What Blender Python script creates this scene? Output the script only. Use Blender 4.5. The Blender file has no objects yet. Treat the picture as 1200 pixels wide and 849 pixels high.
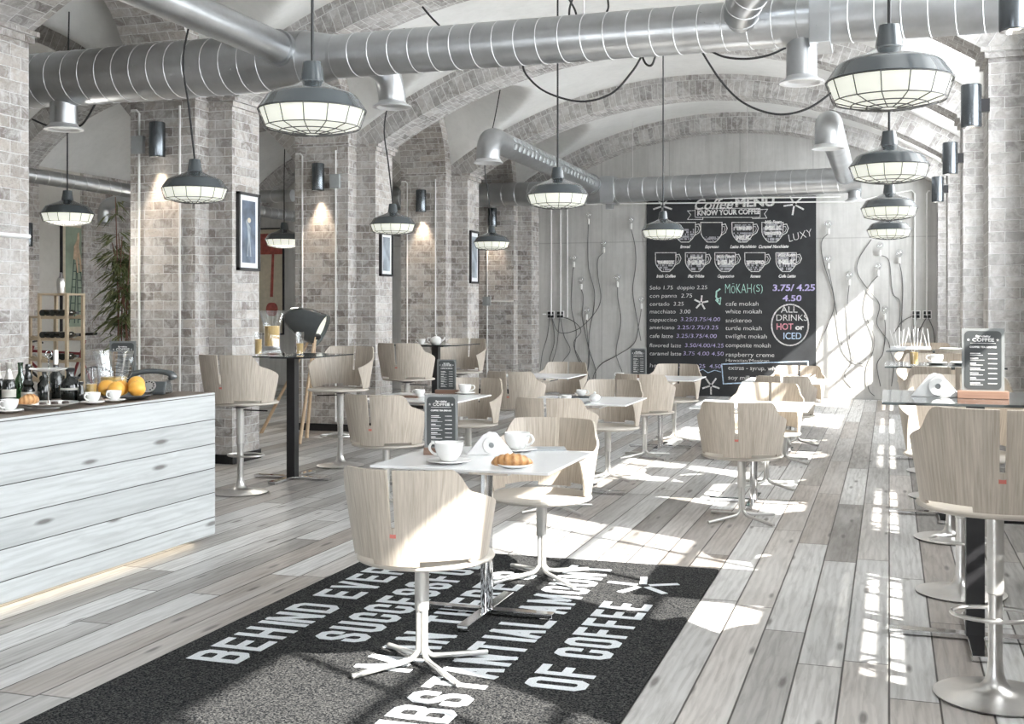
import bpy, bmesh, math, random
from mathutils import Vector, Matrix
R = math.radians
random.seed(7)
sc = bpy.context.scene
COL = sc.collection

# ------------------------------------------------------------------ camera model (measured from the photograph)
FPX, PCX, VPX, HOR, HC = 1346.0, 600.0, 1042.0, 363.0, 1.5
YAW = math.atan((VPX-PCX)/FPX); SY, CY = math.sin(YAW), math.cos(YAW)
def at(px, py, z=0.0):                       # point of the horizontal plane z
    d = (HC-z)/((py-HOR)/FPX); r = (px-PCX)/FPX*d
    return Vector((r*CY-d*SY, r*SY+d*CY, z))
def on_y(px, py, Y):                         # point of the plane y = Y
    k = (px-PCX)/FPX; d = Y/(CY+k*SY)
    return Vector((d*(k*CY-SY), Y, HC-(py-HOR)/FPX*d))
def on_x(px, py, X):
    k = (px-PCX)/FPX; d = X/(k*CY-SY)
    return Vector((X, d*(CY+k*SY), HC-(py-HOR)/FPX*d))

# ------------------------------------------------------------------ mesh builder
class MB:
    def __init__(s): s.v=[]; s.f=[]; s.uv=[]; s.mi=[]; s.sm=[]
    def add(s, vs, fs, mi=0, sm=False, uvs=None, M=None):
        b=len(s.v)
        for p in vs:
            p=Vector(p); s.v.append(M@p if M else p)
        for i,f in enumerate(fs):
            s.f.append([b+k for k in f]); s.uv.append(uvs[i] if uvs else None); s.mi.append(mi); s.sm.append(sm)
        return s
    def box(s, c, d, M=None, mi=0):
        x,y,z=c; a,b,e=d[0]/2,d[1]/2,d[2]/2
        vs=[(x-a,y-b,z-e),(x+a,y-b,z-e),(x+a,y+b,z-e),(x-a,y+b,z-e),(x-a,y-b,z+e),(x+a,y-b,z+e),(x+a,y+b,z+e),(x-a,y+b,z+e)]
        return s.add(vs,[(0,3,2,1),(4,5,6,7),(0,1,5,4),(1,2,6,5),(2,3,7,6),(3,0,4,7)],mi,False,None,M)
    def bb(s, x0,x1,y0,y1,z0,z1, M=None, mi=0):
        return s.box(((x0+x1)/2,(y0+y1)/2,(z0+z1)/2),(x1-x0,y1-y0,z1-z0),M,mi)
    def lathe(s, prof, n=24, M=None, mi=0, c=(0,0,0), cap=True, sm=True):
        vs=[];fs=[]
        for (r,z) in prof:
            r=max(r,1e-5)
            for k in range(n):
                a=2*math.pi*k/n; vs.append((c[0]+r*math.cos(a),c[1]+r*math.sin(a),c[2]+z))
        for i in range(len(prof)-1):
            for k in range(n):
                k2=(k+1)%n; fs.append((i*n+k,i*n+k2,(i+1)*n+k2,(i+1)*n+k))
        if cap:
            if prof[0][0]>1e-4: fs.append(tuple(range(n-1,-1,-1)))
            if prof[-1][0]>1e-4: fs.append(tuple((len(prof)-1)*n+k for k in range(n)))
        return s.add(vs,fs,mi,sm,None,M)
    def tube(s, pts, r, n=8, M=None, mi=0, closed=False, sm=True):
        pts=[Vector(p) for p in pts]; m=len(pts); vs=[]; fs=[]
        rr = r if isinstance(r,(list,tuple)) else [r]*m
        up=Vector((0,0,1)); prev=None
        for i,p in enumerate(pts):
            if closed: t=pts[(i+1)%m]-pts[i-1]
            else: t=pts[min(i+1,m-1)]-pts[max(i-1,0)]
            t.normalize()
            if prev is None:
                u=t.cross(up)
                if u.length<1e-3: u=t.cross(Vector((0,1,0)))
            else: u=prev-t*prev.dot(t)
            u.normalize(); prev=u; w=t.cross(u)
            for k in range(n):
                a=2*math.pi*k/n; vs.append(p+(u*math.cos(a)+w*math.sin(a))*rr[i])
        for i in range(m if closed else m-1):
            j=(i+1)%m
            for k in range(n):
                k2=(k+1)%n; fs.append((i*n+k,i*n+k2,j*n+k2,j*n+k))
        if not closed:
            fs.append(tuple(range(n-1,-1,-1))); fs.append(tuple((m-1)*n+k for k in range(n)))
        return s.add(vs,fs,mi,sm,None,M)
    def prism(s, poly, h0, h1, M=None, mi=0):         # polygon in xy, extruded in z
        n=len(poly); vs=[(x,y,h0) for x,y in poly]+[(x,y,h1) for x,y in poly]
        fs=[tuple(range(n-1,-1,-1)),tuple(range(n,2*n))]+[(k,(k+1)%n,n+(k+1)%n,n+k) for k in range(n)]
        return s.add(vs,fs,mi,False,None,M)
    def grid(s, nu, nv, fn, mi=0, sm=True, uvf=None, skip=None, M=None):
        vs=[fn(i/(nu-1),j/(nv-1)) for j in range(nv) for i in range(nu)]; fs=[];uvs=[]
        for j in range(nv-1):
            for i in range(nu-1):
                if skip and skip(i,j): continue
                fs.append((j*nu+i,j*nu+i+1,(j+1)*nu+i+1,(j+1)*nu+i))
                if uvf: uvs.append([uvf(a/(nu-1),b/(nv-1)) for a,b in ((i,j),(i+1,j),(i+1,j+1),(i,j+1))])
        return s.add(vs,fs,mi,sm,uvs if uvf else None,M)
    def text(s, body, size, M, mi=0, sx=1.0, shear=0.0, offset=0.0, align='LEFT', depth=0.0, space=1.0):
        cu=bpy.data.curves.new('t','FONT'); cu.body=body; cu.size=size; cu.shear=shear; cu.offset=offset
        cu.align_x=align; cu.extrude=depth; cu.resolution_u=4; cu.space_character=space
        o=bpy.data.objects.new('t',cu); COL.objects.link(o)
        dg=bpy.context.evaluated_depsgraph_get(); me=bpy.data.meshes.new_from_object(o.evaluated_get(dg))
        M2=M@Matrix.Diagonal((sx,1,1,1))
        s.add([v.co for v in me.vertices],[tuple(p.vertices) for p in me.polygons],mi,False,None,M2)
        bpy.data.objects.remove(o); bpy.data.curves.remove(cu); bpy.data.meshes.remove(me)
        return s
    def strokes(s, pts, w, M, mi=0, h=0.002, closed=False):      # a flat drawn line in the local xy plane
        pts=[Vector((p[0],p[1])) for p in pts]
        if closed: pts=pts+[pts[0]]
        for a,b in zip(pts,pts[1:]):
            t=(b-a)
            if t.length<1e-6: continue
            t.normalize(); nn=Vector((-t.y,t.x))*w/2; e=t*w*.3
            s.prism([tuple(a-e-nn),tuple(b+e-nn),tuple(b+e+nn),tuple(a-e+nn)],0,h,M,mi)
        return s
    def build(s, name, mats, parent=None, bevel=0, ang=38, solid=0, loc=None, recalc=False):
        if not isinstance(mats,(list,tuple)): mats=[mats]
        me=bpy.data.meshes.new(name); bm=bmesh.new(); uvl=bm.loops.layers.uv.new('UVMap')
        bv=[bm.verts.new(p) for p in s.v]
        for f,uv,mi,sm in zip(s.f,s.uv,s.mi,s.sm):
            if len(set(f))<3: continue
            try: bf=bm.faces.new([bv[k] for k in f])
            except ValueError: continue
            bf.material_index=mi; bf.smooth=sm
            if uv:
                for l,q in zip(bf.loops,uv): l[uvl].uv=q
        if bevel:
            bm.edges.ensure_lookup_table(); bm.normal_update()
            es=[e for e in bm.edges if len(e.link_faces)==2 and e.calc_face_angle(0)>R(50)]
            bmesh.ops.bevel(bm,geom=es,offset=bevel,segments=2,affect='EDGES',profile=.6)
        if solid:
            bm.normal_update(); bmesh.ops.solidify(bm,geom=bm.faces[:],thickness=solid)
        if recalc: bmesh.ops.recalc_face_normals(bm,faces=bm.faces[:])
        bm.normal_update()
        for e in bm.edges:
            if len(e.link_faces)==2 and e.calc_face_angle(0)>R(ang): e.smooth=False
        given=set(i for i,uv in enumerate(s.uv) if uv) if not bevel and not solid else set()
        for i,f in enumerate(bm.faces):
            if i in given and len(s.f)==len(bm.faces): continue
            if solid and any(l[uvl].uv.length>0 for l in f.loops): continue
            n=f.normal; ax=max(range(3),key=lambda k:abs(n[k]))
            for l in f.loops:
                c=l.vert.co
                l[uvl].uv=(c.y,c.z) if ax==0 else ((c.x,c.z) if ax==1 else (c.x,c.y))
        bm.to_mesh(me); bm.free()
        for m in mats: me.materials.append(m)
        o=bpy.data.objects.new(name,me); COL.objects.link(o)
        if parent: o.parent=parent
        if loc: o.location=loc
        return o

def tag(o, label=None, cat=None, group=None, kind=None):
    if label: o['label']=label
    if cat: o['category']=cat
    if group: o['group']=group
    if kind: o['kind']=kind
    return o
def thing(name, label, cat, loc=(0,0,0), rz=0, group=None):
    o=bpy.data.objects.new(name,None); COL.objects.link(o); o.location=loc; o.rotation_euler=(0,0,rz); o.empty_display_size=.1
    return tag(o,label,cat,group)
def copy_tree(o, parent=None):
    c=o.copy(); COL.objects.link(c)
    if parent: c.parent=parent
    for ch in list(o.children): copy_tree(ch,c)
    return c
def dup(o, loc, rz=None, label=None, group=None):
    c=copy_tree(o); c.location=loc
    if rz is not None: c.rotation_euler=(0,0,rz)
    if label: c['label']=label
    if group: c['group']=group
    return c
def struct(o, label=None):
    o['kind']='structure'
    if label: o['label']=label
    return o
def T(x,y,z): return Matrix.Translation((x,y,z))
def RX(a): return Matrix.Rotation(a,4,'X')
def RY(a): return Matrix.Rotation(a,4,'Y')
def RZ(a): return Matrix.Rotation(a,4,'Z')
def smooth_path(pts, n=8):
    P=[Vector(p) for p in pts]; out=[]
    for i in range(len(P)-1):
        p0=P[max(i-1,0)];p1=P[i];p2=P[i+1];p3=P[min(i+2,len(P)-1)]
        for k in range(n):
            t=k/n; out.append(.5*((2*p1)+(p2-p0)*t+(2*p0-5*p1+4*p2-p3)*t*t+(3*p1-p0-3*p2+p3)*t**3))
    out.append(P[-1]); return out
def smst(a,b,x):
    t=min(1,max(0,(x-a)/(b-a))); return t*t*(3-2*t)

# ------------------------------------------------------------------ materials
class NT:
    def __init__(s, name):
        m=bpy.data.materials.new(name); m.use_nodes=True; s.m=m; s.t=m.node_tree; s.t.nodes.clear()
        s.out=s.t.nodes.new('ShaderNodeOutputMaterial'); s.b=s.t.nodes.new('ShaderNodeBsdfPrincipled')
        s.t.links.new(s.b.outputs[0],s.out.inputs[0])
    def n(s, ty, **kw):
        nd=s.t.nodes.new(ty)
        for k,v in kw.items(): setattr(nd,k,v)
        return nd
    def l(s,a,b): s.t.links.new(a,b)
    def put(s, inp, v):
        if hasattr(v,'is_linked') or isinstance(v,bpy.types.NodeSocket): s.l(v,inp)
        else: inp.default_value=v
    def math(s, op, a, b=0.0, c=None):
        nd=s.n('ShaderNodeMath',operation=op); s.put(nd.inputs[0],a); s.put(nd.inputs[1],b)
        if c is not None: s.put(nd.inputs[2],c)
        return nd.outputs[0]
    def xyz(s, x=0.0,y=0.0,z=0.0):
        nd=s.n('ShaderNodeCombineXYZ'); s.put(nd.inputs[0],x); s.put(nd.inputs[1],y); s.put(nd.inputs[2],z); return nd.outputs[0]
    def sep(s, v):
        nd=s.n('ShaderNodeSeparateXYZ'); s.l(v,nd.inputs[0]); return nd.outputs
    def noise(s, vec, scale, detail=3, rough=.55, dist=0.0):
        nd=s.n('ShaderNodeTexNoise'); s.l(vec,nd.inputs['Vector']); nd.inputs['Scale'].default_value=scale
        nd.inputs['Detail'].default_value=detail; nd.inputs['Roughness'].default_value=rough; nd.inputs['Distortion'].default_value=dist
        return nd.outputs[0]
    def mix(s, f, a, b, mode='MIX'):
        nd=s.n('ShaderNodeMix',data_type='RGBA',blend_type=mode); s.put(nd.inputs[0],f)
        for i,v in ((6,a),(7,b)):
            if isinstance(v,tuple): nd.inputs[i].default_value=v if len(v)==4 else (*v,1)
            else: s.l(v,nd.inputs[i])
        return nd.outputs[2]
    def ramp(s, f, stops):
        nd=s.n('ShaderNodeValToRGB'); s.l(f,nd.inputs[0]); e=nd.color_ramp.elements
        while len(e)<len(stops): e.new(.5)
        for el,(p,c) in zip(e,stops):
            el.position=p; el.color=(*c,1) if isinstance(c,tuple) else (c,c,c,1)
        return nd.outputs[0]
    def rng(s, f, a,b,c=0.0,d=1.0):
        nd=s.n('ShaderNodeMapRange'); s.l(f,nd.inputs[0]); nd.inputs[1].default_value=a; nd.inputs[2].default_value=b
        nd.inputs[3].default_value=c; nd.inputs[4].default_value=d; return nd.outputs[0]
    def bump(s, h, strength=.3, dist=.01):
        nd=s.n('ShaderNodeBump'); s.l(h,nd.inputs['Height']); nd.inputs['Strength'].default_value=strength; nd.inputs['Distance'].default_value=dist
        s.l(nd.outputs[0],s.b.inputs['Normal'])
    def base(s, c):
        if isinstance(c,tuple): s.b.inputs['Base Color'].default_value=(*c,1)
        else: s.l(c,s.b.inputs['Base Color'])
        return s
    def set(s, rough=.5, metal=0.0, spec=None, coat=0, trans=0, ior=None):
        s.b.inputs['Roughness'].default_value=rough; s.b.inputs['Metallic'].default_value=metal
        if spec is not None: s.b.inputs['Specular IOR Level'].default_value=spec
        if coat: s.b.inputs['Coat Weight'].default_value=coat; s.b.inputs['Coat Roughness'].default_value=.1
        if trans: s.b.inputs['Transmission Weight'].default_value=trans
        if ior: s.b.inputs['IOR'].default_value=ior
        return s
    def uv(s):
        nd=s.n('ShaderNodeTexCoord'); return nd.outputs['UV']
    def obj(s):
        nd=s.n('ShaderNodeTexCoord'); return nd.outputs['Object']

def plain(name, c, rough=.5, metal=0.0, var=.06, scale=14, **kw):     # a colour with slight cloudy variation
    t=NT(name); t.set(rough,metal,**kw)
    nz=t.noise(t.obj(),scale,3)
    k=t.rng(nz,.3,.7,1-var,1+var)
    t.base(t.mix(1.0,(*c,1),t.xyz(k,k,k),'MULTIPLY')); return t.m
def emit(name, c, st):
    t=NT(name); t.base(tuple(.5*x for x in c)); t.b.inputs['Emission Color'].default_value=(*c,1); t.b.inputs['Emission Strength'].default_value=st; return t.m

def brick_mat(name, wash=0.0, bw=.215, bh=.088, tint=(1,1,1)):
    t=NT(name); t.set(.9); uv=t.uv()
    wob=t.noise(uv,5,2)
    nd=t.n('ShaderNodeTexBrick'); nd.offset=.5; nd.squash=1.0
    s3=t.sep(uv); w=t.math('MULTIPLY',t.math('SUBTRACT',wob,.5),.022)
    t.l(t.xyz(t.math('ADD',s3[0],w),t.math('ADD',s3[1],w),0.0),nd.inputs['Vector'])
    nd.inputs['Scale'].default_value=1; nd.inputs['Brick Width'].default_value=bw; nd.inputs['Row Height'].default_value=bh
    nd.inputs['Mortar Size'].default_value=.0042; nd.inputs['Mortar Smooth'].default_value=.25; nd.inputs['Bias'].default_value=-.05
    c1=(.225*tint[0],.205*tint[1],.195*tint[2]); c2=(.50*tint[0],.475*tint[1],.45*tint[2])
    nd.inputs['Color1'].default_value=(*c1,1); nd.inputs['Color2'].default_value=(*c2,1); nd.inputs['Mortar'].default_value=(.70,.70,.69,1)
    fine=t.noise(uv,30,6,.72); big=t.noise(uv,2.3,4,.6); mid=t.noise(uv,11,5,.7,.8)
    scr=t.noise(t.xyz(t.math('MULTIPLY',s3[0],.35),s3[1],0.0),95,5,.75)
    c=t.mix(t.rng(t.math('MULTIPLY',t.math('ADD',fine,scr),.5),.36,.49,.62,0),nd.outputs[0],(.10,.095,.09))
    c=t.mix(t.rng(mid,.45,.65,0,.72),c,(.66,.655,.645))
    c=t.mix(t.rng(big,.42,.72,wash*.4,wash+.35),c,(.70,.70,.70))
    t.base(c)
    h=t.math('SUBTRACT',t.math('MULTIPLY',fine,.5),t.math('MULTIPLY',nd.outputs[1],1.0))
    t.bump(h,.9,.016); return t.m

def plank_mat(name, w, L, along, dark, light, brown=.25, seam=.012, rough=.45, knots=True, gap=(.05,.045,.04)):
    # planks of width w across, mean length L along; along = 'Y','X' (object axes); across axis is the other of xy, or z for upright boards
    t=NT(name); o=t.sep(t.obj()); A={'Y':o[1],'X':o[0]}[along[0]]; B={'X':o[0],'Y':o[1],'Z':o[2]}[along[1]]
    rowf=t.math('DIVIDE',B,w); row=t.math('FLOOR',rowf); fr=t.math('FRACT',rowf)
    wn=t.n('ShaderNodeTexWhiteNoise',noise_dimensions='1D'); t.l(t.math('ADD',row,.37),wn.inputs['W'])
    lf=t.math('ADD',t.math('DIVIDE',A,L),t.math('MULTIPLY',wn.outputs[0],9.0)); idx=t.math('FLOOR',lf); fl=t.math('FRACT',lf)
    w2=t.n('ShaderNodeTexWhiteNoise',noise_dimensions='2D'); t.l(t.xyz(row,idx,0.0),w2.inputs['Vector'])
    rc=t.sep(w2.outputs['Color'])
    gv=t.xyz(t.math('ADD',t.math('MULTIPLY',B,1.0),t.math('MULTIPLY',rc[0],13.0)),t.math('ADD',t.math('MULTIPLY',A,.09),t.math('MULTIPLY',rc[1],11.0)),0.0)
    g1=t.noise(gv,34,5,.6,.6); g2=t.noise(gv,5.5,3,.5,.3)
    base=t.ramp(rc[2],[(0,dark),(.32,tuple(.55*a+.45*b for a,b in zip(dark,light))),(.6,light),(1,tuple(min(1,1.06*x) for x in light))])
    base=t.mix(t.math('MULTIPLY',t.rng(rc[0],.72,.8,0,1),brown),base,(.40,.30,.23))
    # ring figure of the boards
    wv=t.n('ShaderNodeTexWave',wave_type='BANDS',bands_direction='X'); t.l(gv,wv.inputs['Vector']); wv.inputs['Scale'].default_value=9; wv.inputs['Distortion'].default_value=7; wv.inputs['Detail'].default_value=2; wv.inputs['Detail Scale'].default_value=1.4
    c=t.mix(t.rng(wv.outputs[1],.35,.9,0,.17),base,tuple(.45*x for x in dark))
    c=t.mix(t.rng(g1,.45,.75,0,.42),c,tuple(.62*x for x in dark))
    c=t.mix(t.rng(g2,.45,.8,0,.55),c,tuple(min(1,1.12*x) for x in light))
    if knots:
        kv=t.xyz(t.math('ADD',t.math('MULTIPLY',B,1.25),t.math('MULTIPLY',rc[1],5.0)),t.math('ADD',t.math('MULTIPLY',A,.27),t.math('MULTIPLY',rc[2],5.0)),0.0)
        vo=t.n('ShaderNodeTexVoronoi',voronoi_dimensions='2D'); t.l(kv,vo.inputs['Vector']); vo.inputs['Scale'].default_value=4.2
        vr=t.sep(vo.outputs['Color'])
        dd=t.math('ADD',vo.outputs['Distance'],t.math('MULTIPLY',t.math('SUBTRACT',g2,.5),.12))
        kk=t.math('MULTIPLY',t.rng(dd,.035,.095,1,0),t.rng(vr[0],.50,.54,0,1))
        c=t.mix(t.math('MULTIPLY',kk,.8),c,(.10,.09,.085))
    e1=t.math('MINIMUM',fr,t.math('SUBTRACT',1.0,fr)); e1=t.math('MULTIPLY',e1,w)
    e2=t.math('MULTIPLY',t.math('MINIMUM',fl,t.math('SUBTRACT',1.0,fl)),L)
    e=t.math('MINIMUM',e1,e2); sm_=t.rng(e,seam*.18,seam*.45,1,0)
    c=t.mix(sm_,c,gap); t.base(c)
    t.set(rough); rr=t.rng(g1,.3,.7,rough-.08,rough+.14); t.l(rr,t.b.inputs['Roughness'])
    t.bump(t.math('SUBTRACT',t.math('MULTIPLY',g1,.12),sm_),.5,.004); return t.m

def wood_mat(name, a, b, vert=True, rough=.5, fs=1.0):
    t=NT(name); uv=t.sep(t.uv()); U,V=(uv[0],uv[1]) if vert else (uv[1],uv[0])
    rnd=t.n('ShaderNodeObjectInfo').outputs['Random']
    v=t.xyz(t.math('ADD',U,t.math('MULTIPLY',rnd,7.0)),t.math('MULTIPLY',V,.045),0.0)
    g=t.noise(v,110*fs,4,.6,.2); g2=t.noise(v,18*fs,3,.5,.8)
    c=t.mix(t.rng(g,.25,.75),a,b); c=t.mix(t.rng(g2,.4,.75,0,.22),c,tuple(.85*x for x in a)); t.base(c); t.set(rough); t.bump(g,.12,.002); return t.m

def concrete(name, a, b, streak=True, rough=.85, seams=0):
    t=NT(name); o=t.obj(); s3=t.sep(o); t.set(rough)
    n1=t.noise(o,1.1,5,.6); n2=t.noise(o,11,5,.65)
    c=t.mix(t.rng(n1,.35,.7),a,b)
    if streak:
        v=t.xyz(t.math('ADD',s3[0],s3[1]),t.math('MULTIPLY',s3[2],.06),0.0); n3=t.noise(v,9,4,.6); c=t.mix(t.rng(n3,.46,.72,0,.42),c,tuple(.62*x for x in a))
        n4=t.noise(v,28,3,.6); c=t.mix(t.rng(n4,.5,.8,0,.25),c,tuple(min(1,1.2*x) for x in b))
    c=t.mix(t.rng(n2,.45,.8,0,.25),c,tuple(.75*x for x in a))
    if seams:
        f=t.math('FRACT',t.math('DIVIDE',s3[0],seams)); f=t.math('MINIMUM',f,t.math('SUBTRACT',1.0,f)); f=t.rng(f,.003,.010,.45,0); c=t.mix(f,c,(.25,.25,.24))
        f=t.math('FRACT',t.math('DIVIDE',s3[2],2.7)); f=t.math('MINIMUM',f,t.math('SUBTRACT',1.0,f)); f=t.rng(f,.002,.005,.4,0); c=t.mix(f,c,(.25,.25,.24))
    t.base(c); t.bump(n2,.2,.006); return t.m

def rug_mat():
    t=NT('rug pile'); o=t.obj(); t.set(.95,spec=.1)
    n=t.noise(o,120,2,.75); n2=t.noise(o,50,2,.6)
    c=t.mix(t.rng(n,.42,.66),(.005,.006,.008),(.095,.095,.093)); t.base(c); t.bump(t.math('ADD',n,n2),.8,.008); return t.m
def duct_mat(name, c=(.62,.64,.66), rough=.34):
    t=NT(name); o=t.obj(); t.set(rough,1.0); n=t.noise(o,3.5,4,.6); n2=t.noise(o,45,3)
    t.base(t.mix(t.rng(n,.3,.7),tuple(.86*x for x in c),tuple(min(1,1.08*x) for x in c)))
    t.l(t.rng(n2,.2,.8,rough-.08,rough+.1),t.b.inputs['Roughness']); return t.m
def foliage_mat():
    t=NT('bamboo leaf'); t.set(.5); n=t.noise(t.obj(),9,2); t.base(t.mix(t.rng(n,.35,.65),(.07,.10,.035),(.26,.28,.13))); return t.m

M={}
M['brick']=brick_mat('whitewashed brick',.02,tint=(1.04,1.0,.96))
M['brick_right']=brick_mat('pale whitewashed brick',.30)
M['brick_arch']=brick_mat('arch brick',.12,bw=.088,bh=.215)
M['plaster']=concrete('vault plaster',(.70,.70,.685),(.80,.80,.785),False)
M['concrete']=concrete('board marked concrete',(.50,.495,.48),(.62,.615,.60),True,seams=1.22)
M['bounce_cut_wall']=concrete('bounce cutting wall',(.10,.10,.10),(.15,.15,.15),False)  # dark tone chosen to cut light bounced from behind the camera
M['plaster_wall']=concrete('aisle plaster',(.52,.50,.46),(.60,.58,.54),False)
M['floor']=plank_mat('grey washed floorboards',.185,2.1,'YX',(.245,.228,.212),(.62,.62,.615),.3,rough=.40)
M['counter']=plank_mat('white washed counter boards',.158,60.0,'YZ',(.44,.46,.465),(.56,.585,.59),0,rough=.6,seam=.008)
M['counter_top']=wood_mat('dark oiled worktop',(.10,.075,.055),(.19,.145,.11),False,.35,.4)
M['oak']=wood_mat('bleached oak veneer',(.33,.285,.235),(.59,.535,.465),True,.45)
M['oak_edge']=wood_mat('pale plywood edge',(.60,.52,.42),(.70,.63,.53),False,.5)
M['oak_seat']=wood_mat('bleached oak seat',(.50,.46,.41),(.61,.57,.515),False,.42)
M['leg_wood']=wood_mat('beech leg',(.55,.40,.26),(.66,.50,.34),False,.5)
M['block']=wood_mat('reddish brown wood block',(.15,.085,.06),(.24,.15,.11),False,.45)
M['rack']=wood_mat('unfinished pine',(.58,.47,.33),(.68,.57,.42),False,.6)
M['white']=plain('white lacquer',(.80,.81,.82),.18,var=.01)
M['porcelain']=plain('white porcelain',(.82,.82,.81),.12,var=.01)
M['paper']=plain('white paper',(.84,.84,.84),.8,var=.03)
M['chrome']=plain('polished chrome',(.78,.78,.79),.07,1.0,var=.02)
M['steel']=plain('satin aluminium',(.72,.71,.70),.3,1.0,var=.04)
M['pale_metal']=plain('pale lacquered steel',(.66,.65,.63),.32,.55,var=.02)
M['duct']=duct_mat('galvanised duct',(.50,.515,.53))
M['seam']=plain('duct seam',(.72,.73,.74),.45,.6,var=.02)
M['black']=plain('black powder coat',(.018,.018,.02),.32,var=.1)
M['dark']=plain('dark grey enamel',(.075,.085,.09),.22,var=.04,coat=.6)
M['shade']=plain('slate grey lamp enamel',(.062,.074,.082),.2,var=.03,coat=.7)
M['wire']=plain('dark wire',(.09,.09,.09),.5)
M['cable']=plain('black rubber cable',(.02,.02,.022),.6)
M['conduit']=plain('white painted conduit',(.85,.85,.84),.4,var=.03)
M['grey_box']=plain('grey junction box',(.36,.38,.39),.5)
M['sconce']=plain('brushed steel sconce',(.15,.165,.18),.25,.85,var=.05)
M['diffuser']=emit('lamp diffuser',(.62,.63,.56),1.25)
M['glow']=emit('sconce lens',(1.0,.9,.75),8.0)
M['led']=emit('counter strip light',(1.0,.86,.66),3.5)
M['glasstop']=plain('smoked glass',(.035,.042,.045),.05,var=.02,coat=.5)
M['plinth']=plain('black plinth',(.012,.012,.013),.3)
M['rug']=rug_mat()
M['rugwhite']=plain('white rug pile',(.66,.69,.72),.95,var=.18,scale=160)
M['chalkboard']=plain('chalkboard slate',(.022,.024,.027),.55,var=.25,scale=4)
def chalk(n,c):
    t=NT(n); t.set(.95); k=t.noise(t.obj(),40,3,.7); t.base(t.mix(t.rng(k,.3,.6),tuple(.45*x for x in c),c)); return t.m
M['chalk']=chalk('white chalk',(.80,.80,.79)); M['chalk_violet']=chalk('violet chalk',(.56,.50,.80)); M['chalk_blue']=chalk('pale blue chalk',(.55,.72,.90))
M['chalk_green']=chalk('mint chalk',(.50,.80,.70)); M['chalk_red']=chalk('rose chalk',(.80,.36,.42)); M['chalk_dim']=chalk('rubbed chalk',(.48,.48,.52))
def glass(n,c=(1,1,1),rough=0.0):
    t=NT(n); a=t.n('ShaderNodeBsdfTransparent'); a.inputs[0].default_value=(*[.55+.42*x for x in c],1) if c==(1,1,1) else (*c,1)
    g=t.n('ShaderNodeBsdfGlossy'); g.inputs['Roughness'].default_value=.03; g.inputs['Color'].default_value=(.9,.92,.93,1)
    f=t.n('ShaderNodeLayerWeight'); f.inputs['Blend'].default_value=.32; m=t.n('ShaderNodeMixShader')
    t.l(f.outputs['Facing'],m.inputs[0]) if False else t.l(t.math('ADD',t.math('MULTIPLY',t.math('POWER',f.outputs['Facing'],2.5),.85),.12),m.inputs[0])
    t.l(a.outputs[0],m.inputs[1]); t.l(g.outputs[0],m.inputs[2]); t.l(m.outputs[0],t.out.inputs[0]); return t.m
M['glass']=glass('clear glass'); M['green_glass']=glass('green bottle glass',(.06,.22,.07))
M['acrylic']=plain('grey acrylic frame',(.20,.21,.21),.25,var=.03)
M['menu']=plain('menu card slate',(.045,.05,.052),.5,var=.1)
M['juice']=plain('orange juice',(.86,.60,.22),.3,var=.05)
M['orange']=None
def orange():
    t=NT('orange peel'); o=t.obj(); t.set(.38); n=t.noise(o,90,2); n2=t.noise(o,6,2)
    t.base(t.mix(t.rng(n2,.35,.7),(.88,.42,.06),(.92,.56,.14))); t.bump(n,.25,.002); return t.m
M['orange']=orange()
def croissant_m():
    t=NT('baked croissant'); uv=t.uv(); t.set(.4); n=t.noise(t.obj(),60,3); s3=t.sep(uv)
    w=t.math('SINE',t.math('MULTIPLY',s3[0],1.0)); c=t.mix(t.rng(w,-.4,.9),(.62,.34,.14),(.40,.17,.055)); c=t.mix(t.rng(n,.4,.8,0,.4),c,(.80,.58,.34)); t.base(c); t.bump(n,.3,.003); return t.m
M['croissant']=croissant_m()
M['bottle']=plain('dark bottle glass',(.010,.013,.012),.06,var=.05,coat=.6)
M['foil']=plain('silver foil',(.74,.73,.70),.28,.85)
M['label']=plain('bottle label',(.62,.60,.55),.6)
M['cup_steel']=plain('blackened tray',(.14,.15,.16),.35,.2)
M['red']=plain('red bicycle paint',(.26,.035,.04),.3,coat=.4)
M['tyre']=plain('black tyre',(.02,.02,.02),.8)
M['leaf']=foliage_mat()
M['stem']=plain('brown bamboo stem',(.22,.11,.08),.6)
M['soil']=plain('plant pot glaze',(.16,.16,.16),.4)
M['tagred']=plain('red maker tag',(.55,.16,.13),.5)
M['art_dark']=plain('poster night blue',(.10,.13,.18),.35,var=.5,scale=7)
M['art_grey']=plain('poster misty grey blue',(.30,.34,.38),.35,var=.5,scale=6)
M['art_green']=plain('poster sage paper',(.30,.36,.28),.45,var=.2,scale=3)
M['art_cream']=plain('poster cream paper',(.62,.56,.44),.45,var=.08)
M['art_red']=plain('poster red ink',(.40,.10,.08),.5,var=.3)
M['art_skin']=plain('poster warm ink',(.55,.40,.28),.5,var=.25)
M['art_ink']=plain('poster dark ink',(.05,.08,.07),.5,var=.3)
M['mat_board']=plain('white mat board',(.78,.80,.82),.5,var=.02)
M['bulb']=None
M['bulb']=glass('bulb glass'); M['cable_wall']=plain('grey wall cable',(.11,.11,.11),.6); M['window_white']=plain('white window frame',(.70,.70,.69),.4,var=.03)
M['socket_white']=plain('white lamp holder',(.72,.72,.70),.4)
M['sushi']=plain('dark chocolate',(.05,.035,.03),.5)
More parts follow.
